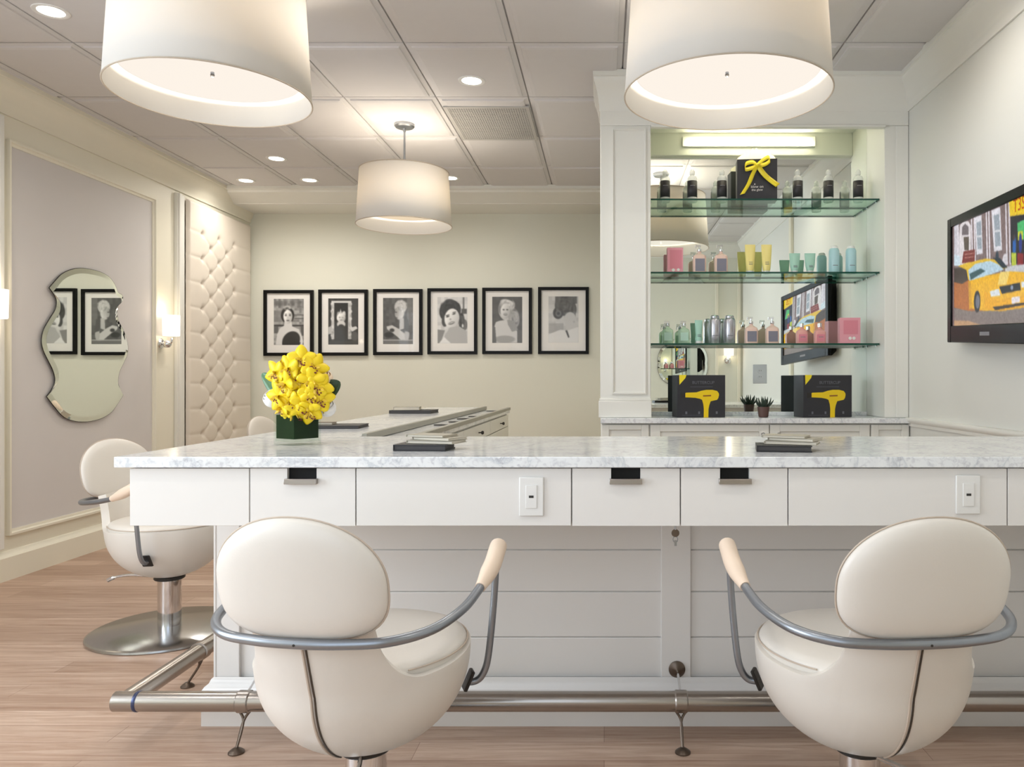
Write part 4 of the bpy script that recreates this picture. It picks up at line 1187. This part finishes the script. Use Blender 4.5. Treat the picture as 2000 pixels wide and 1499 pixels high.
def portrait(k):
    NX, NY = 64, 98
    if k == 0:
        p = Paint(NX, NY, .60); p.noise(.35, 5)
        for x in (.05, .2, .38, .62, .85): p.ell(x, .1, .07, .07, .35, op=.7, soft=4)
        p.rect(0, .28, .3, .5, .5, .6); p.rect(.68, .34, 1, .36, .35); p.rect(.68, .42, 1, .44, .35); p.rect(0, .56, 1, .6, .25)
        p.rect(0, .6, .15, .75, .4); p.rect(.9, .6, 1, .8, .35)
        p.ell(.46, .36, .22, .17, .14); p.ell(.45, .20, .12, .05, .75)
        p.poly([(.36, .45), (.58, .45), (.62, .6), (.84, .66), (.93, .85), (.95, 1), (.06, 1), (.10, .78), (.2, .64), (.34, .58)], .87)
        p.curls(.46, .33, .20, .13, .08, .3, 40); p.ell(.47, .385, .15, .145, .90); p.shade(.47, .385, .15, .145, .5); p.ell(.40, .36, .03, .014, .25); p.ell(.54, .36, .03, .014, .25); p.rect(.37, .325, .44, .335, .3); p.rect(.50, .325, .58, .335, .3)
        p.ell(.47, .47, .045, .013, .3); p.ell(.47, .41, .012, .03, .75)
        p.ell(.58, .90, .30, .19, .17, -.2); p.rect(.28, .94, .9, 1, .17)
        p.poly([(.90, .72), (.97, .9), (.95, 1), (.88, 1), (.90, .85)], .9)
    elif k == 1:
        p = Paint(NX, NY, .22); p.noise(.3, 6); p.rect(.72, .0, 1, .58, .32, .5)
        p.rect(.10, .06, .20, .88, .82); p.rect(.66, .06, .77, .88, .82); p.rect(.10, .05, .77, .10, .85); p.rect(.20, .10, .66, .50, .16)
        for y in (.12, .28, .44, .62, .80):
            p.ell(.13, y, .05, .04, .9); p.ell(.74, y, .05, .04, .9)
        p.ell(.43, .42, .15, .10, .86); p.poly([(.36, .38), (.41, .22), (.45, .33), (.52, .27), (.57, .29), (.55, .42)], .9)
        p.ell(.38, .41, .025, .012, .4); p.ell(.48, .41, .025, .012, .4); p.ell(.43, .47, .03, .01, .45)
        p.curls(.43, .35, .14, .05, .7, .98, 30); p.curls(.14, .5, .04, .4, .5, .95, 40); p.curls(.72, .5, .04, .4, .5, .95, 40); p.shade(.43, .42, .15, .1, .7); p.ell(.43, .56, .14, .08, .84); p.ell(.43, .80, .20, .24, .24); p.rect(.23, .8, .63, 1, .24)
        p.poly([(.70, .64), (.93, .60), (.98, .65), (.80, .72)], .85); p.ell(.88, .82, .12, .1, .35); p.poly([(0, .62), (.12, .60), (.12, .76), (0, .78)], .75)
        p.rect(0, .92, 1, 1, .28)
    elif k == 2:
        p = Paint(NX, NY, .36); p.noise(.2, 7); p.rect(.8, 0, 1, .6, .55, .5)
        p.ell(.58, .20, .20, .15, .78); p.ell(.55, .33, .16, .14, .74); p.ell(.45, .36, .05, .05, .72); p.ell(.62, .12, .14, .06, .86)
        p.curls(.62, .17, .18, .12, .55, .95, 70); p.shade(.52, .34, .16, .14, -.5); p.rect(.40, .30, .47, .32, .3); p.ell(.44, .43, .04, .012, .35)
        p.poly([(.56, .44), (.70, .44), (.70, .66), (.54, .70)], .76)
        p.poly([(.12, .62), (.30, .59), (.5, .66), (.82, .82), (.80, .95), (.62, .92), (.4, .80), (.14, .68)], .80)
        p.ell(.80, .80, .08, .12, .72); p.ell(.2, .80, .16, .06, .2); p.ell(.30, .70, .08, .04, .25); p.rect(0, .90, 1, .93, .7); p.rect(0, .93, 1, 1, .45)
        p.poly([(.70, .5), (.84, .45), (.9, .75), (.75, .72)], .35)
    elif k == 3:
        p = Paint(NX, NY, .84); p.noise(.12, 8)
        p.rect(.84, 0, .90, .30, .45); p.rect(.80, .25, .98, .36, .35); p.ell(.90, .6, .1, .12, .45); p.poly([(0, .70), (.25, .72), (.1, 1), (0, 1)], .55)
        p.ell(.42, .30, .36, .24, .22, -.1); p.ell(.24, .52, .10, .12, .28); p.ell(.80, .52, .10, .18, .3); p.ell(.40, .10, .16, .06, .28)
        p.curls(.42, .26, .34, .18, .1, .38, 90, .03); p.curls(.80, .52, .09, .16, .15, .5, 30)
        p.ell(.48, .46, .25, .21, .90, -.25); p.shade(.48, .46, .25, .21, .35); p.ell(.34, .42, .05, .016, .2, -.2); p.ell(.55, .36, .05, .016, .2, -.2)
        p.poly([(.28, .39), (.40, .37), (.40, .385), (.28, .41)], .3); p.poly([(.50, .325), (.62, .31), (.62, .325), (.5, .34)], .3)
        p.ell(.47, .56, .10, .028, .25, -.2); p.ell(.47, .555, .08, .012, .95, -.2); p.ell(.43, .48, .03, .02, .65)
        p.poly([(.40, .66), (.70, .62), (.98, .74), (1, 1), (.05, 1), (.22, .86)], .72); p.poly([(.22, .86), (.45, 1), (.05, 1)], .93); p.ell(.84, .62, .03, .04, .9)
    elif k == 4:
        p = Paint(NX, NY, .38); p.noise(.1, 9)
        p.ell(.48, .30, .28, .22, .80, .3); p.ell(.72, .46, .18, .22, .68, -.5); p.ell(.30, .26, .10, .12, .55); p.ell(.5, .13, .22, .07, .9, .15)
        p.curls(.5, .18, .26, .10, .55, .95, 60); p.curls(.74, .46, .15, .2, .4, .85, 70)
        p.ell(.44, .31, .16, .155, .84); p.shade(.44, .31, .16, .155, .4); p.ell(.38, .28, .03, .013, .25); p.ell(.50, .28, .03, .013, .25); p.ell(.44, .38, .06, .022, .3); p.ell(.44, .377, .05, .01, .95)
        p.poly([(.24, .52), (.45, .50), (.75, .62), (.86, .80), (.84, 1), (.10, 1), (.04, .70), (.12, .55)], .84)
        p.poly([(.5, .50), (.74, .52), (.86, .72), (.66, .76), (.52, .6)], .62); p.rect(.83, .72, 1, 1, .42); p.ell(.42, .92, .34, .08, .66); p.poly([(0, .62), (.10, .66), (.14, 1), (0, 1)], .42)
    else:
        p = Paint(NX, NY, .80); p.noise(.08, 9); p.rect(0, .58, .5, .80, .62, .6)
        p.ell(.55, .20, .34, .22, .38); p.rect(.22, 0, .95, .16, .42); p.ell(.32, .36, .17, .13, .30); p.ell(.72, .28, .22, .18, .40)
        p.curls(.55, .2, .33, .2, .26, .55, 110, .04); p.ell(.33, .37, .10, .07, .48); p.ell(.33, .37, .05, .035, .28); p.ell(.86, .42, .05, .1, .5)
        p.ell(.72, .50, .20, .16, .80); p.poly([(.52, .46), (.92, .48), (.98, .70), (.60, .76)], .80); p.poly([(0, .82), (.40, .72), (.62, .74), (1, .66), (1, 1), (0, 1)], .90)
        p.poly([(.56, .74), (.62, .73), (.70, .88), (.66, .90)], .3); p.ell(.85, .55, .03, .02, .7)
    p.soften(2); return p


M_PRINT = attr_mat('photo_print', 0, .45)
M_GLZ = clear('picture_glass', (1, 1, 1, 1), .35, .01)
fx = [(515, 612), (622, 718), (729, 825), (835, 932), (942, 1039), (1051, 1150)]
plabs = ['framed black and white portrait of a woman in a strapless dark dress, above the flowers', 'framed black and white picture of a figure on an ornate high-backed chair',
         'framed black and white photo of a woman in profile leaning on folded arms', 'framed black and white close-up of a smiling dark-haired woman with tilted head',
         'framed black and white portrait of a smiling woman with long fair wavy hair', 'framed pale photo of a woman with an upswept dark bun seen from behind']
for k, (a, b) in enumerate(fx):
    x0, x1 = X(a, 8.04), X(b, 8.04); zt_, zb_ = Z([567, 566, 565, 563.5, 562.5, 561][k], 8.04), Z([695.5, 695, 694, 692.5, 692, 692][k], 8.04)
    cx, cz = (x0 + x1) / 2, (zt_ + zb_) / 2; w, h = (x1 - x0) / 2, (zt_ - zb_) / 2
    t = thing('picture_frame', plabs[k], 'picture', (cx, YB, cz), group='row of black framed portraits')
    f = MB(); bw = .033
    f.box((-w, -.03, -h), (-w + bw, -.001, h)); f.box((w - bw, -.03, -h), (w, -.001, h)); f.box((-w + bw, -.03, h - bw), (w - bw, -.001, h)); f.box((-w + bw, -.03, -h), (w - bw, -.001, -h + bw))
    mk('frame', f, M_BLACK, t, smooth=False)
    mk('mat_board', MB().box((-w + bw, -.012, -h + bw), (w - bw, -.004, h - bw)), M_PAPER, t, smooth=False)
    pw, ph = .157, .242
    dxp, dzp = 0, .012
    portrait(k).mesh('photo', lambda u, v: (-pw + 2 * pw * u + dxp, -.0128, ph - 2 * ph * v + dzp), M_PRINT, t)
    mk('glazing', MB().add([(-w + bw, -.02, -h + bw), (w - bw, -.02, -h + bw), (w - bw, -.02, h - bw), (-w + bw, -.02, h - bw)], [(0, 1, 2, 3)]), M_GLZ, t, smooth=False)

# ------------------------------------------------------------------ television
PT = Vector((1.79, 3.98)); DV = Vector((-.126, -.992)); NV = Vector((-.992, .126))   # along the screen, screen normal
TL, TZ0, TZ1 = 1.06, 1.405, 2.04
tv = thing('television', 'black flat television on the right wall showing a yellow taxi', 'television', (0, 0, 0))
mid = PT + DV * TL / 2


def tvp(t, z, d=0):
    """t along the set from its far edge, d out of the screen; leans by 1.5 degrees like the real one"""
    zz = z + .028 - .055 * t
    p = PT + DV * t + NV * d; return (p.x, p.y, zz)


tb = MB()
for (t0, t1, z0_, z1_) in ((0, .055, TZ0, TZ1), (TL - .055, TL, TZ0, TZ1), (.055, TL - .055, TZ1 - .045, TZ1), (.055, TL - .055, TZ0, TZ0 + .085)):
    vs = [tvp(t_, z_, d_) for d_ in (-.02, .012) for (t_, z_) in ((t0, z0_), (t1, z0_), (t1, z1_), (t0, z1_))]
    tb.add(vs, [(3, 2, 1, 0), (4, 5, 6, 7), (0, 1, 5, 4), (1, 2, 6, 5), (2, 3, 7, 6), (3, 0, 4, 7)])
mk('bezel', tb, M_GLOSSB, tv, bevel=.004)
vs = [tvp(t_, z_, d_) for d_, m_ in ((-.02, .0), (-.075, .04)) for (t_, z_) in ((m_, TZ0 + m_), (TL - m_, TZ0 + m_), (TL - m_, TZ1 - m_), (m_, TZ1 - m_))]
mk('back_housing', MB().add(vs, [(3, 2, 1, 0), (4, 5, 6, 7), (0, 1, 5, 4), (1, 2, 6, 5), (2, 3, 7, 6), (3, 0, 4, 7)]), M_BLACK, tv, smooth=False)
vs = [tvp(t_, z_, .0125) for (t_, z_) in ((.47, TZ0 + .035), (.59, TZ0 + .035), (.59, TZ0 + .052), (.47, TZ0 + .052))]
mk('bezel_logo', MB().add(vs, [(0, 1, 2, 3)]), M_SILP, tv, smooth=False)
mk('wall_bracket', MB().box((1.80, 3.42, 1.60), (XR - .015, 3.50, 1.84)).box((1.845, 3.3, 1.5), (XR - .001, 3.6, 1.95)), M_DARK, tv, smooth=False)
S0, S1, SZ0, SZ1 = .055, TL - .055, TZ0 + .085, TZ1 - .045


def cv(x, y):
    """point of the zoomed photo crop of the screen -> screen u, v"""
    px = 1820 + x / 4.1667; k = (px - 1180) / F; t_ = (3.98 * k - 1.79) / (.992 * k - .126)
    top = 450 - (x - 190) * .475; bot = 1258 - (x - 190) * .115
    return ((t_ - S0) / (S1 - S0), (y - top) / (bot - top))


p = Paint(220, 130, (.50, .42, .42))
def Q(pts, c, op=1): p.poly([cv(*q) for q in pts], c, op)
p.noise(.15, 3)
Q([(185, 300), (215, 300), (240, 760), (185, 760)], (.82, .80, .84))
for x in (205, 320, 342, 442, 462, 602, 628): Q([(x - 5, 100), (x + 5, 100), (x + 20, 740), (x + 9, 740)], (.90, .87, .90))
Q([(228, 540), (232, 440), (262, 405), (300, 405), (322, 440), (322, 760), (232, 760)], (.90, .87, .88)); Q([(248, 520), (250, 455), (275, 425), (302, 450), (302, 515)], (.42, .38, .40))
Q([(262, 535), (305, 530), (305, 640), (268, 640)], (.35, .30, .26))
Q([(352, 372), (408, 350), (418, 660), (368, 672)], (.90, .89, .92)); Q([(366, 415), (404, 398), (410, 620), (376, 630)], (.62, .66, .70)); Q([(366, 520), (408, 512), (408, 526), (368, 534)], (.9, .9, .92))
Q([(488, 310), (560, 280), (575, 625), (510, 640)], (.90, .89, .92)); Q([(508, 350), (552, 335), (565, 590), (520, 600)], (.62, .66, .70)); Q([(508, 470), (560, 460), (560, 476), (512, 486)], (.9, .9, .92))
Q([(632, 225), (790, 150), (900, 100), (900, 300), (640, 352)], (.95, .80, .10))
Q([(645, 352), (900, 300), (900, 760), (645, 720)], (.10, .10, .16)); Q([(700, 400), (760, 370), (800, 520), (705, 540)], (.30, .75, .45)); Q([(705, 470), (745, 460), (745, 530), (705, 540)], (.85, .85, .2))
p.ell(*cv(675, 590), .018, .09, (.10, .38, .70)); p.ell(*cv(725, 560), .016, .08, (.12, .20, .55)); p.ell(*cv(672, 520), .01, .025, (.3, .2, .18))
Q([(650, 640), (690, 640), (690, 740), (655, 745)], (.75, .80, .25)); Q([(700, 640), (750, 640), (750, 730), (700, 735)], (.55, .1, .15))
Q([(600, 755), (900, 700), (900, 800), (600, 800)], (.80, .80, .82)); p.ell(*cv(600, 700), .03, .05, (.86, .84, .86)); p.ell(*cv(535, 690), .02, .06, (.2, .24, .3))
Q([(262, 650), (355, 630), (352, 730), (248, 748)], (.50, .17, .16)); Q([(270, 672), (348, 658), (347, 664), (270, 679)], (.8, .6, .55)); Q([(270, 700), (348, 686), (347, 692), (269, 707)], (.8, .6, .55))
Q([(185, 680), (230, 690), (235, 770), (185, 770)], (.84, .90, .95)); Q([(185, 1120), (900, 1060), (900, 1300), (185, 1280)], (.52, .47, .45))
# taxi
Q([(185, 900), (300, 880), (430, 900), (440, 1120), (300, 1130), (185, 1110)], (.72, .42, .20)); Q([(185, 790), (280, 780), (300, 880), (250, 915), (185, 905)], (.30, .24, .22))
Q([(215, 770), (300, 740), (440, 700), (540, 705), (620, 760), (560, 790), (300, 880), (285, 800)], (.93, .76, .20))
Q([(300, 800), (360, 745), (480, 715), (545, 740), (590, 780), (470, 830), (310, 890)], (.74, .84, .90)); Q([(310, 830), (400, 780), (440, 800), (320, 880)], (.25, .36, .38)); Q([(500, 690), (560, 690), (620, 760), (580, 770)], (.16, .2, .24))
Q([(300, 890), (470, 830), (640, 790), (900, 790), (900, 1010), (740, 1050), (560, 1110), (430, 1120), (330, 1110)], (.96, .72, .08))
Q([(560, 800), (640, 790), (610, 900), (540, 905)], (.98, .84, .45)); Q([(430, 960), (560, 1020), (900, 950), (900, 1040), (560, 1115), (430, 1100)], (.95, .68, .02))
p.ell(*cv(372, 1050), .045, .10, (.14, .13, .15)); p.ell(*cv(376, 1050), .028, .065, (.45, .45, .50)); Q([(300, 900), (320, 890), (330, 1110), (308, 1115)], (.85, .62, .12))
Q([(475, 960), (550, 935), (562, 990), (485, 1005)], (.88, .90, .92)); Q([(552, 920), (722, 875), (728, 935), (575, 975)], (.08, .08, .10)); p.ell(*cv(655, 920), .015, .02, (.55, .6, .7))
Q([(730, 870), (800, 850), (800, 900), (735, 915)], (.88, .90, .92)); Q([(650, 1000), (722, 982), (722, 1032), (655, 1050)], (.92, .88, .90)); Q([(500, 1085), (760, 1030), (760, 1050), (520, 1110)], (.2, .14, .1))
Q([(185, 1215), (300, 1210), (420, 1240), (185, 1262)], (.75, .6, .45))
p.noise(.16, 2); p.soften(1)
scr = p.mesh('screen', lambda u, v: tvp(S0 + (S1 - S0) * u, SZ1 + (SZ0 - SZ1) * v, .002), attr_mat('screen_picture', .62), tv)
# sign lettering on the screen picture
ux, vx = cv(700, 262)
tt_ = S0 + (S1 - S0) * ux; zz_ = SZ1 + (SZ0 - SZ1) * vx
lt = text('screen_lettering', 'T3S', .075, mat('sign_red', srgb(196, 84, 20), .6), tv, tvp(tt_ + .02, zz_, .0035), (0, 0, 0), 0.0002)
lt.rotation_euler = Matrix((Vector((DV.x, DV.y, -.05)).normalized(), Vector((0, 0, 1)), Vector((NV.x, NV.y, 0)))).transposed().to_euler()

# ------------------------------------------------------------------ scalloped mirrors
op = [(630, 178), (700, 184), (790, 206), (860, 245), (905, 305), (930, 365), (962, 388), (970, 425), (935, 462), (922, 520), (935, 590), (975, 670), (1003, 760), (1005, 840), (975, 915), (942, 985), (930, 1060),
      (942, 1115), (970, 1170), (935, 1225), (880, 1300), (800, 1350), (700, 1374), (600, 1372), (510, 1340), (440, 1265), (375, 1180), (418, 1120), (440, 1055), (424, 975), (385, 895), (350, 820), (335, 745), (350, 660), (400, 570), (442, 500), (452, 440), (440, 395), (395, 330), (438, 280), (490, 225), (560, 190)]
MX = XL + .034
oy = []
for cx_, cy_ in op:
    px, py = cx_ / 4.0, 480 + cy_ / 4.0; y = -MX * F / (1180 - px); oy.append((y, Z(py, y)))
# smooth the outline while keeping its points sharp
sharp = {7, 18, 26, 38}
outl = []
n = len(oy)
for i in range(n):
    p0, p1, p2, p3 = [Vector(oy[(i + d) % n]) for d in (-1, 0, 1, 2)]
    if i in sharp: p0 = p1
    if (i + 1) % n in sharp: p3 = p2
    for k in range(4):
        t_ = k / 4; outl.append(tuple(.5 * ((2 * p1) + (p2 - p0) * t_ + (2 * p0 - 5 * p1 + 4 * p2 - p3) * t_ * t_ + (3 * p1 - p0 - 3 * p2 + p3) * t_ ** 3)))


def scalloped(pts, to3, parent, bev=.022):
    n = len(pts); c = Vector((sum(a for a, b in pts) / n, sum(b for a, b in pts) / n))
    inner = []
    for a, b in pts:
        d = Vector((a, b)) - c; inner.append(tuple(c + d * (1 - bev * 1.6 / d.length)))
    vs = [to3(a, b, 0) for a, b in pts] + [to3(a, b, .005) for a, b in pts] + [to3(a, b, .010) for a, b in inner]
    mb = MB(); fs = [tuple(range(n))]
    rim_ = [(i, (i + 1) % n, n + (i + 1) % n, n + i) for i in range(n)]
    bevf = [(n + i, n + (i + 1) % n, 2 * n + (i + 1) % n, 2 * n + i) for i in range(n)]
    mk('bevelled_edge', MB().add(vs, fs + rim_ + bevf), M_MIRROR, parent, smooth=False)
    mk('mirror_face', MB().add([to3(a, b, .0102) for a, b in inner], [tuple(range(n))]), M_MIRROR, parent, smooth=False)
    ed = [to3(a, b, .002) for a, b in pts]; ed.append(ed[0])
    mk('mirror_rim', MB().tube(ed, .0035, 6, cap=False), M_DARK, parent)


yc_ = sum(a for a, b in outl) / len(outl); zc_ = sum(b for a, b in outl) / len(outl)
m1 = thing('wall_mirror', 'scalloped frameless mirror hanging on the left wall panel', 'mirror', (XL + .010, yc_, zc_))
scalloped(outl, lambda a, b, d: (.012 + d, a - yc_, b - zc_), m1)
mk('mirror_standoff', MB().box((-.004, -.12, -.2), (.012, .12, .2)), M_DARK, m1, smooth=False)
m2 = thing('wall_mirror', 'round scalloped mirror on the wall behind the camera, seen reflected in the niche', 'mirror', (1.06, YR, 1.46))
scalloped([((.33 + .02 * abs(math.sin(a * 3))) * math.cos(a), (.33 + .02 * abs(math.sin(a * 3))) * math.sin(a)) for a in [2 * PI * k / 96 for k in range(96)]], lambda a, b, d: (a, .012 + d, b), m2)
mk('mirror_standoff', MB().box((-.12, 0, -.12), (.12, .012, .12)), M_DARK, m2, smooth=False)

# ------------------------------------------------------------------ tufted wall panel
TY0, TY1, TZa, TZb = 6.785, 7.985, .20, 2.845
cols = [7.03, 7.18, 7.33, 7.48, 7.63]; rows0 = 2.573; dz = .2283
btn = []
for ci, y in enumerate(cols):
    for r in range(11):
        z = rows0 - dz * r - (0 if ci % 2 == 0 else dz / 2)
        if z > TZa + .1: btn.append((y, z, ci, r))
B = np.array([(b[0], b[1]) for b in btn])
NYt, NZt = 130, 250
yy, zz = np.meshgrid(np.linspace(TY0, TY1, NYt), np.linspace(TZa, TZb, NZt))
dmin = np.full(yy.shape, 9.0)
for (a, b_) in B: dmin = np.minimum(dmin, np.hypot(yy - a, zz - b_))
crease = np.full(yy.shape, 9.0)


def segd(a, b_):
    ax, az = a; bx, bz = b_; L2 = (bx - ax) ** 2 + (bz - az) ** 2
    t_ = np.clip(((yy - ax) * (bx - ax) + (zz - az) * (bz - az)) / L2, 0, 1)
    return np.hypot(yy - ax - t_ * (bx - ax), zz - az - t_ * (bz - az))


for i, a in enumerate(btn):
    for b_ in btn:
        if b_[2] == a[2] + 1 and abs(abs(a[1] - b_[1]) - dz / 2) < .01: crease = np.minimum(crease, segd(a[:2], b_[:2]))
    if a[2] == 0: crease = np.minimum(crease, segd(a[:2], (TY0, a[1] + .004)))
    if a[2] == 4: crease = np.minimum(crease, segd(a[:2], (TY1, a[1])))
hgt = .050 * (1 - .75 * np.exp(-(dmin / .022) ** 1.3) - .13 * np.exp(-(crease / .010)))
edge = np.minimum(np.minimum(yy - TY0, TY1 - yy), np.minimum(zz - TZa, TZb - zz)); hgt *= np.clip(edge / .02, .15, 1) ** .5
tp_ = thing('tufted_panel', 'cream button-tufted upholstered wall panel in the far left corner', 'wall panel', (XL, (TY0 + TY1) / 2, TZa))
vs = [(float(.004 + hgt[j, i]), float(yy[j, i]) - (TY0 + TY1) / 2, float(zz[j, i]) - TZa) for j in range(NZt) for i in range(NYt)]
fs = [(j * NYt + i, j * NYt + i + 1, (j + 1) * NYt + i + 1, (j + 1) * NYt + i) for j in range(NZt - 1) for i in range(NYt - 1)]
mk('upholstery', MB().add(vs, fs), M_TUFT, tp_, ang=180)
b0_ = None
for (y, z, ci, r) in btn:
    if b0_ is None:
        b0_ = mk('button', MB().lathe([(0, .009), (.006, .0085), (.011, .005), (.012, 0), (.010, -.004)], (0, 0, 0), 14, 'x'), mat('tuft_button', srgb(176, 154, 132), .4), tp_); o = b0_
    else:
        o = b0_.copy(); COL.objects.link(o)
    o.location = (.017, y - (TY0 + TY1) / 2, z - TZa)

# ------------------------------------------------------------------ sconces


def sconce(loc, rz, label, e=.8, on=True):
    t = thing('wall_sconce', label, 'wall lamp', loc, rz, 'wall sconces')
    mk('back_plate', MB().lathe([(.045, 0), (.045, .006), (.03, .016), (0, .018)], (0, 0, 0), 24, 'x'), M_CHROME, t)
    mk('arm', MB().tube(spline([(.01, 0, 0), (.06, 0, -.01), (.09, 0, .01), (.09, 0, .045)], 6), .009, 10), M_CHROME, t)
    mk('ball', MB().lathe([(0, -.034), (.02, -.028), (.032, -.012), (.034, 0), (.03, .016), (.016, .03), (0, .034)], (.055, 0, -.006), 24), M_CHROME, t)
    sh = MB().lathe([(.062, .06), (.066, .066), (.068, .235), (.066, .235), (.06, .066)], (.09, 0, 0), 32)
    sh.f = sh.f[:-2]; sh.m = sh.m[:-2]
    mk('lamp_shade', sh, emis('sconce_glass', (1, .88, .80, 1), 1.0), t)
    mk('bulb', MB().lathe([(0, .07), (.012, .08), (.02, .12), (.012, .15), (0, .155)], (.09, 0, 0), 16), emis('bulb_glow', (1, .84, .62, 1), 6), t)
    wx = loc[0] + .09 * math.cos(rz); wy = loc[1] + .09 * math.sin(rz)
    light('sconce_light', 'POINT', (wx, wy, loc[2] + .27), e, (1, .80, .55), .03)
    light('sconce_light', 'POINT', (wx, wy, loc[2] + .05), e * .5, (1, .80, .55), .02).location.x += .02 * math.cos(rz)
    return t


sconce((XL, 6.44, 1.545), 0, 'lit sconce with white glass shade beside the tufted panel')
sconce((XL, 4.575, 1.545), 0, 'lit sconce cut off by the left edge of the picture')
sconce((1.67, YR, 1.50), PI / 2, 'sconce on the wall behind the camera, seen reflected in the niche mirror', .6)

# ------------------------------------------------------------------ ceiling fixtures
M_DL = emis('downlight_glow', (1, .95, .86, 1), 9)


def downlight(x, y, label, e=K_DOWN, grp='recessed ceiling downlights', first=[None]):
    if first[0] is None:
        t = thing('downlight', label, 'ceiling light', (x, y, HC), group=grp)
        mk('trim_ring', MB().lathe([(.058, .012), (.060, -.002), (.070, -.006), (.082, -.004), (.084, .0), (.084, .004), (.062, .014)], seg=36), M_PLATE, t)
        mk('lens', MB().lathe([(.061, -.0015), (.061, .004)], seg=32), M_DL, t, smooth=False)
        first[0] = t
    else:
        t = dup(first[0], (x, y, HC), label=label)
    light('downlight_lamp', 'SPOT', (x, y, HC - .02), e, (1, .95, .88), .06, spot=2.95)
    return t


dls = [(-2.776, 3.854, 'recessed downlight at the top left corner of the photo'), (-.82, 4.75, 'recessed downlight nearest the square ceiling vent'),
       (-2.74, 6.42, 'recessed downlight left of the small pendant, nearer than the pair by the back wall'), (-3.325, 7.13, 'recessed downlight in the far left corner of the ceiling'),
       (-2.73, 7.115, 'recessed downlight by the back wall, second from the left corner'), (-1.41, 7.04, 'recessed downlight partly hidden behind the small pendant shade')]
for x, y, l in dls: downlight(x, y, l, K_DOWN if y < 6 else K_DOWN * .8)
for x, y, l in ((-2.78, 1.4, 'added unseen downlight near the left window, above the camera side of the room'), (-.82, 1.4, 'added fill downlight above the left near chair, out of the picture'),
             (-.82, 3.3, 'added unseen downlight between the two large pendants'), (1.0, 1.2, 'added fill downlight above the right near chair, out of the picture'), (1.35, 3.4, 'added unseen downlight above the television')):
    downlight(x, y, l, K_DOWN * .62)  # unseen downlights added overhead to fill the near part of the room


def pendant(x, y, zb_, R, h, label, canopy=True, e=K_PEND):
    t = thing('pendant_lamp', label, 'pendant lamp', (x, y, zb_), group='white drum pendant lamps')
    R1 = R * .93; seg = 72
    sh = MB(); vs = []
    for r, z in ((R, 0), (R1, h)):
        for k in range(seg): a = 2 * PI * k / seg; vs.append((r * math.cos(a), r * math.sin(a), z))
    sh.add(vs, [(k, (k + 1) % seg, seg + (k + 1) % seg, seg + k) for k in range(seg)])
    mk('lamp_shade', sh, M_SHADE, t, solid=.003)
    ring = lambda r, z, q: MB().tube([(r * math.cos(2 * PI * k / seg), r * math.sin(2 * PI * k / seg), z) for k in range(seg + 1)], q, 6, cap=False)
    mk('bottom_rim', ring(R, 0, .0035), mat('rim_binding', srgb(186, 172, 154), .6), t)
    mk('top_rim', ring(R1, h, .0035), MATS['rim_binding'], t)
    rd = R * .90
    mk('diffuser', MB().lathe([(rd, .106), (rd, .100), (0, .100)], seg=64), emis('diffuser_glow', (1, .91, .81, 1), .70) if R > .36 else emis('warm_diffuser_glow', (1, .80, .56, 1), .62), t)
    mk('finial', MB().lathe([(0, .078), (.006, .081), (.009, .088), (.006, .095), (.004, .100)], seg=14), M_DARK, t)
    light('pendant_light', 'POINT', (x, y, zb_ + .05), 2.3 * (R / .4) ** 2, (1, .92, .80), .0)  # added point light below the diffuser to brighten the shade's inside; no bulb here
    sp_ = MB()
    for k in range(3):
        a = 2 * PI * k / 3 + .4; sp_.tube([(0, 0, h - .03), (R1 * math.cos(a), R1 * math.sin(a), h - .003)], .003, 6)
    mk('spider', sp_, M_STEEL, t)
    mk('rod', MB().tube([(0, 0, .09), (0, 0, HC - zb_ - .01)], .0075, 12), M_STEEL, t)
    mk('canopy', MB().lathe([(.072, HC - zb_ + .002), (.072, HC - zb_ - .016), (.062, HC - zb_ - .026), (.012, HC - zb_ - .030), (.010, HC - zb_ - .055), (0, HC - zb_ - .055)], seg=36), M_STEEL, t)
    for k in range(2):
        a = k * PI; mk('bulb', MB().lathe([(0, 0), (.02, .01), (.03, .035), (.02, .06), (.01, .08), (0, .085)], (.10 * math.cos(a), .1 * math.sin(a), .13), 14), emis('bulb_glow', (1, .84, .62, 1), 6), t)
        light('pendant_light', 'POINT', (x + .1 * math.cos(a), y + .1 * math.sin(a), zb_ + .25), e / 2, (1, .90, .76), .04)
    return t


pendant(-1.625, 3.186, CZ + 1.176, .388, .47, 'large white drum pendant hanging at the upper left')
pendant(.510, 3.186, CZ + 1.176, .425, .47, 'large white drum pendant hanging in front of the display cabinet')
pendant(-1.446, 5.56, CZ + 1.115, .338, .39, 'small white drum pendant hanging above the middle of the room', e=K_PEND * .9)

vt = thing('ceiling_vent', 'grey square air vent in the ceiling right of the small pendant', 'vent', (-.80, 5.555, HC))
mk('vent_frame', MB().box((-.29, -.36, -.006), (.29, -.335, .002)).box((-.29, .335, -.006), (.29, .36, .002)).box((-.29, -.335, -.006), (-.265, .335, .002)).box((.265, -.335, -.006), (.29, .335, .002)), M_VENT, vt, smooth=False)
vg_ = MB()
for k in range(33): vg_.box((-.265 + k * .0161, -.335, -.003), (-.265 + k * .0161 + .009, .335, .002))
for k in range(20): vg_.box((-.265, -.335 + k * .0335, -.0035), (.265, -.335 + k * .0335 + .008, .002))
o = mk('grille', vg_, M_VENT, vt, smooth=False)
mk('vent_backing', MB().box((-.265, -.335, -.001), (.265, .335, .002)), mat('vent_dark', srgb(150, 147, 143), .8), vt, smooth=False)
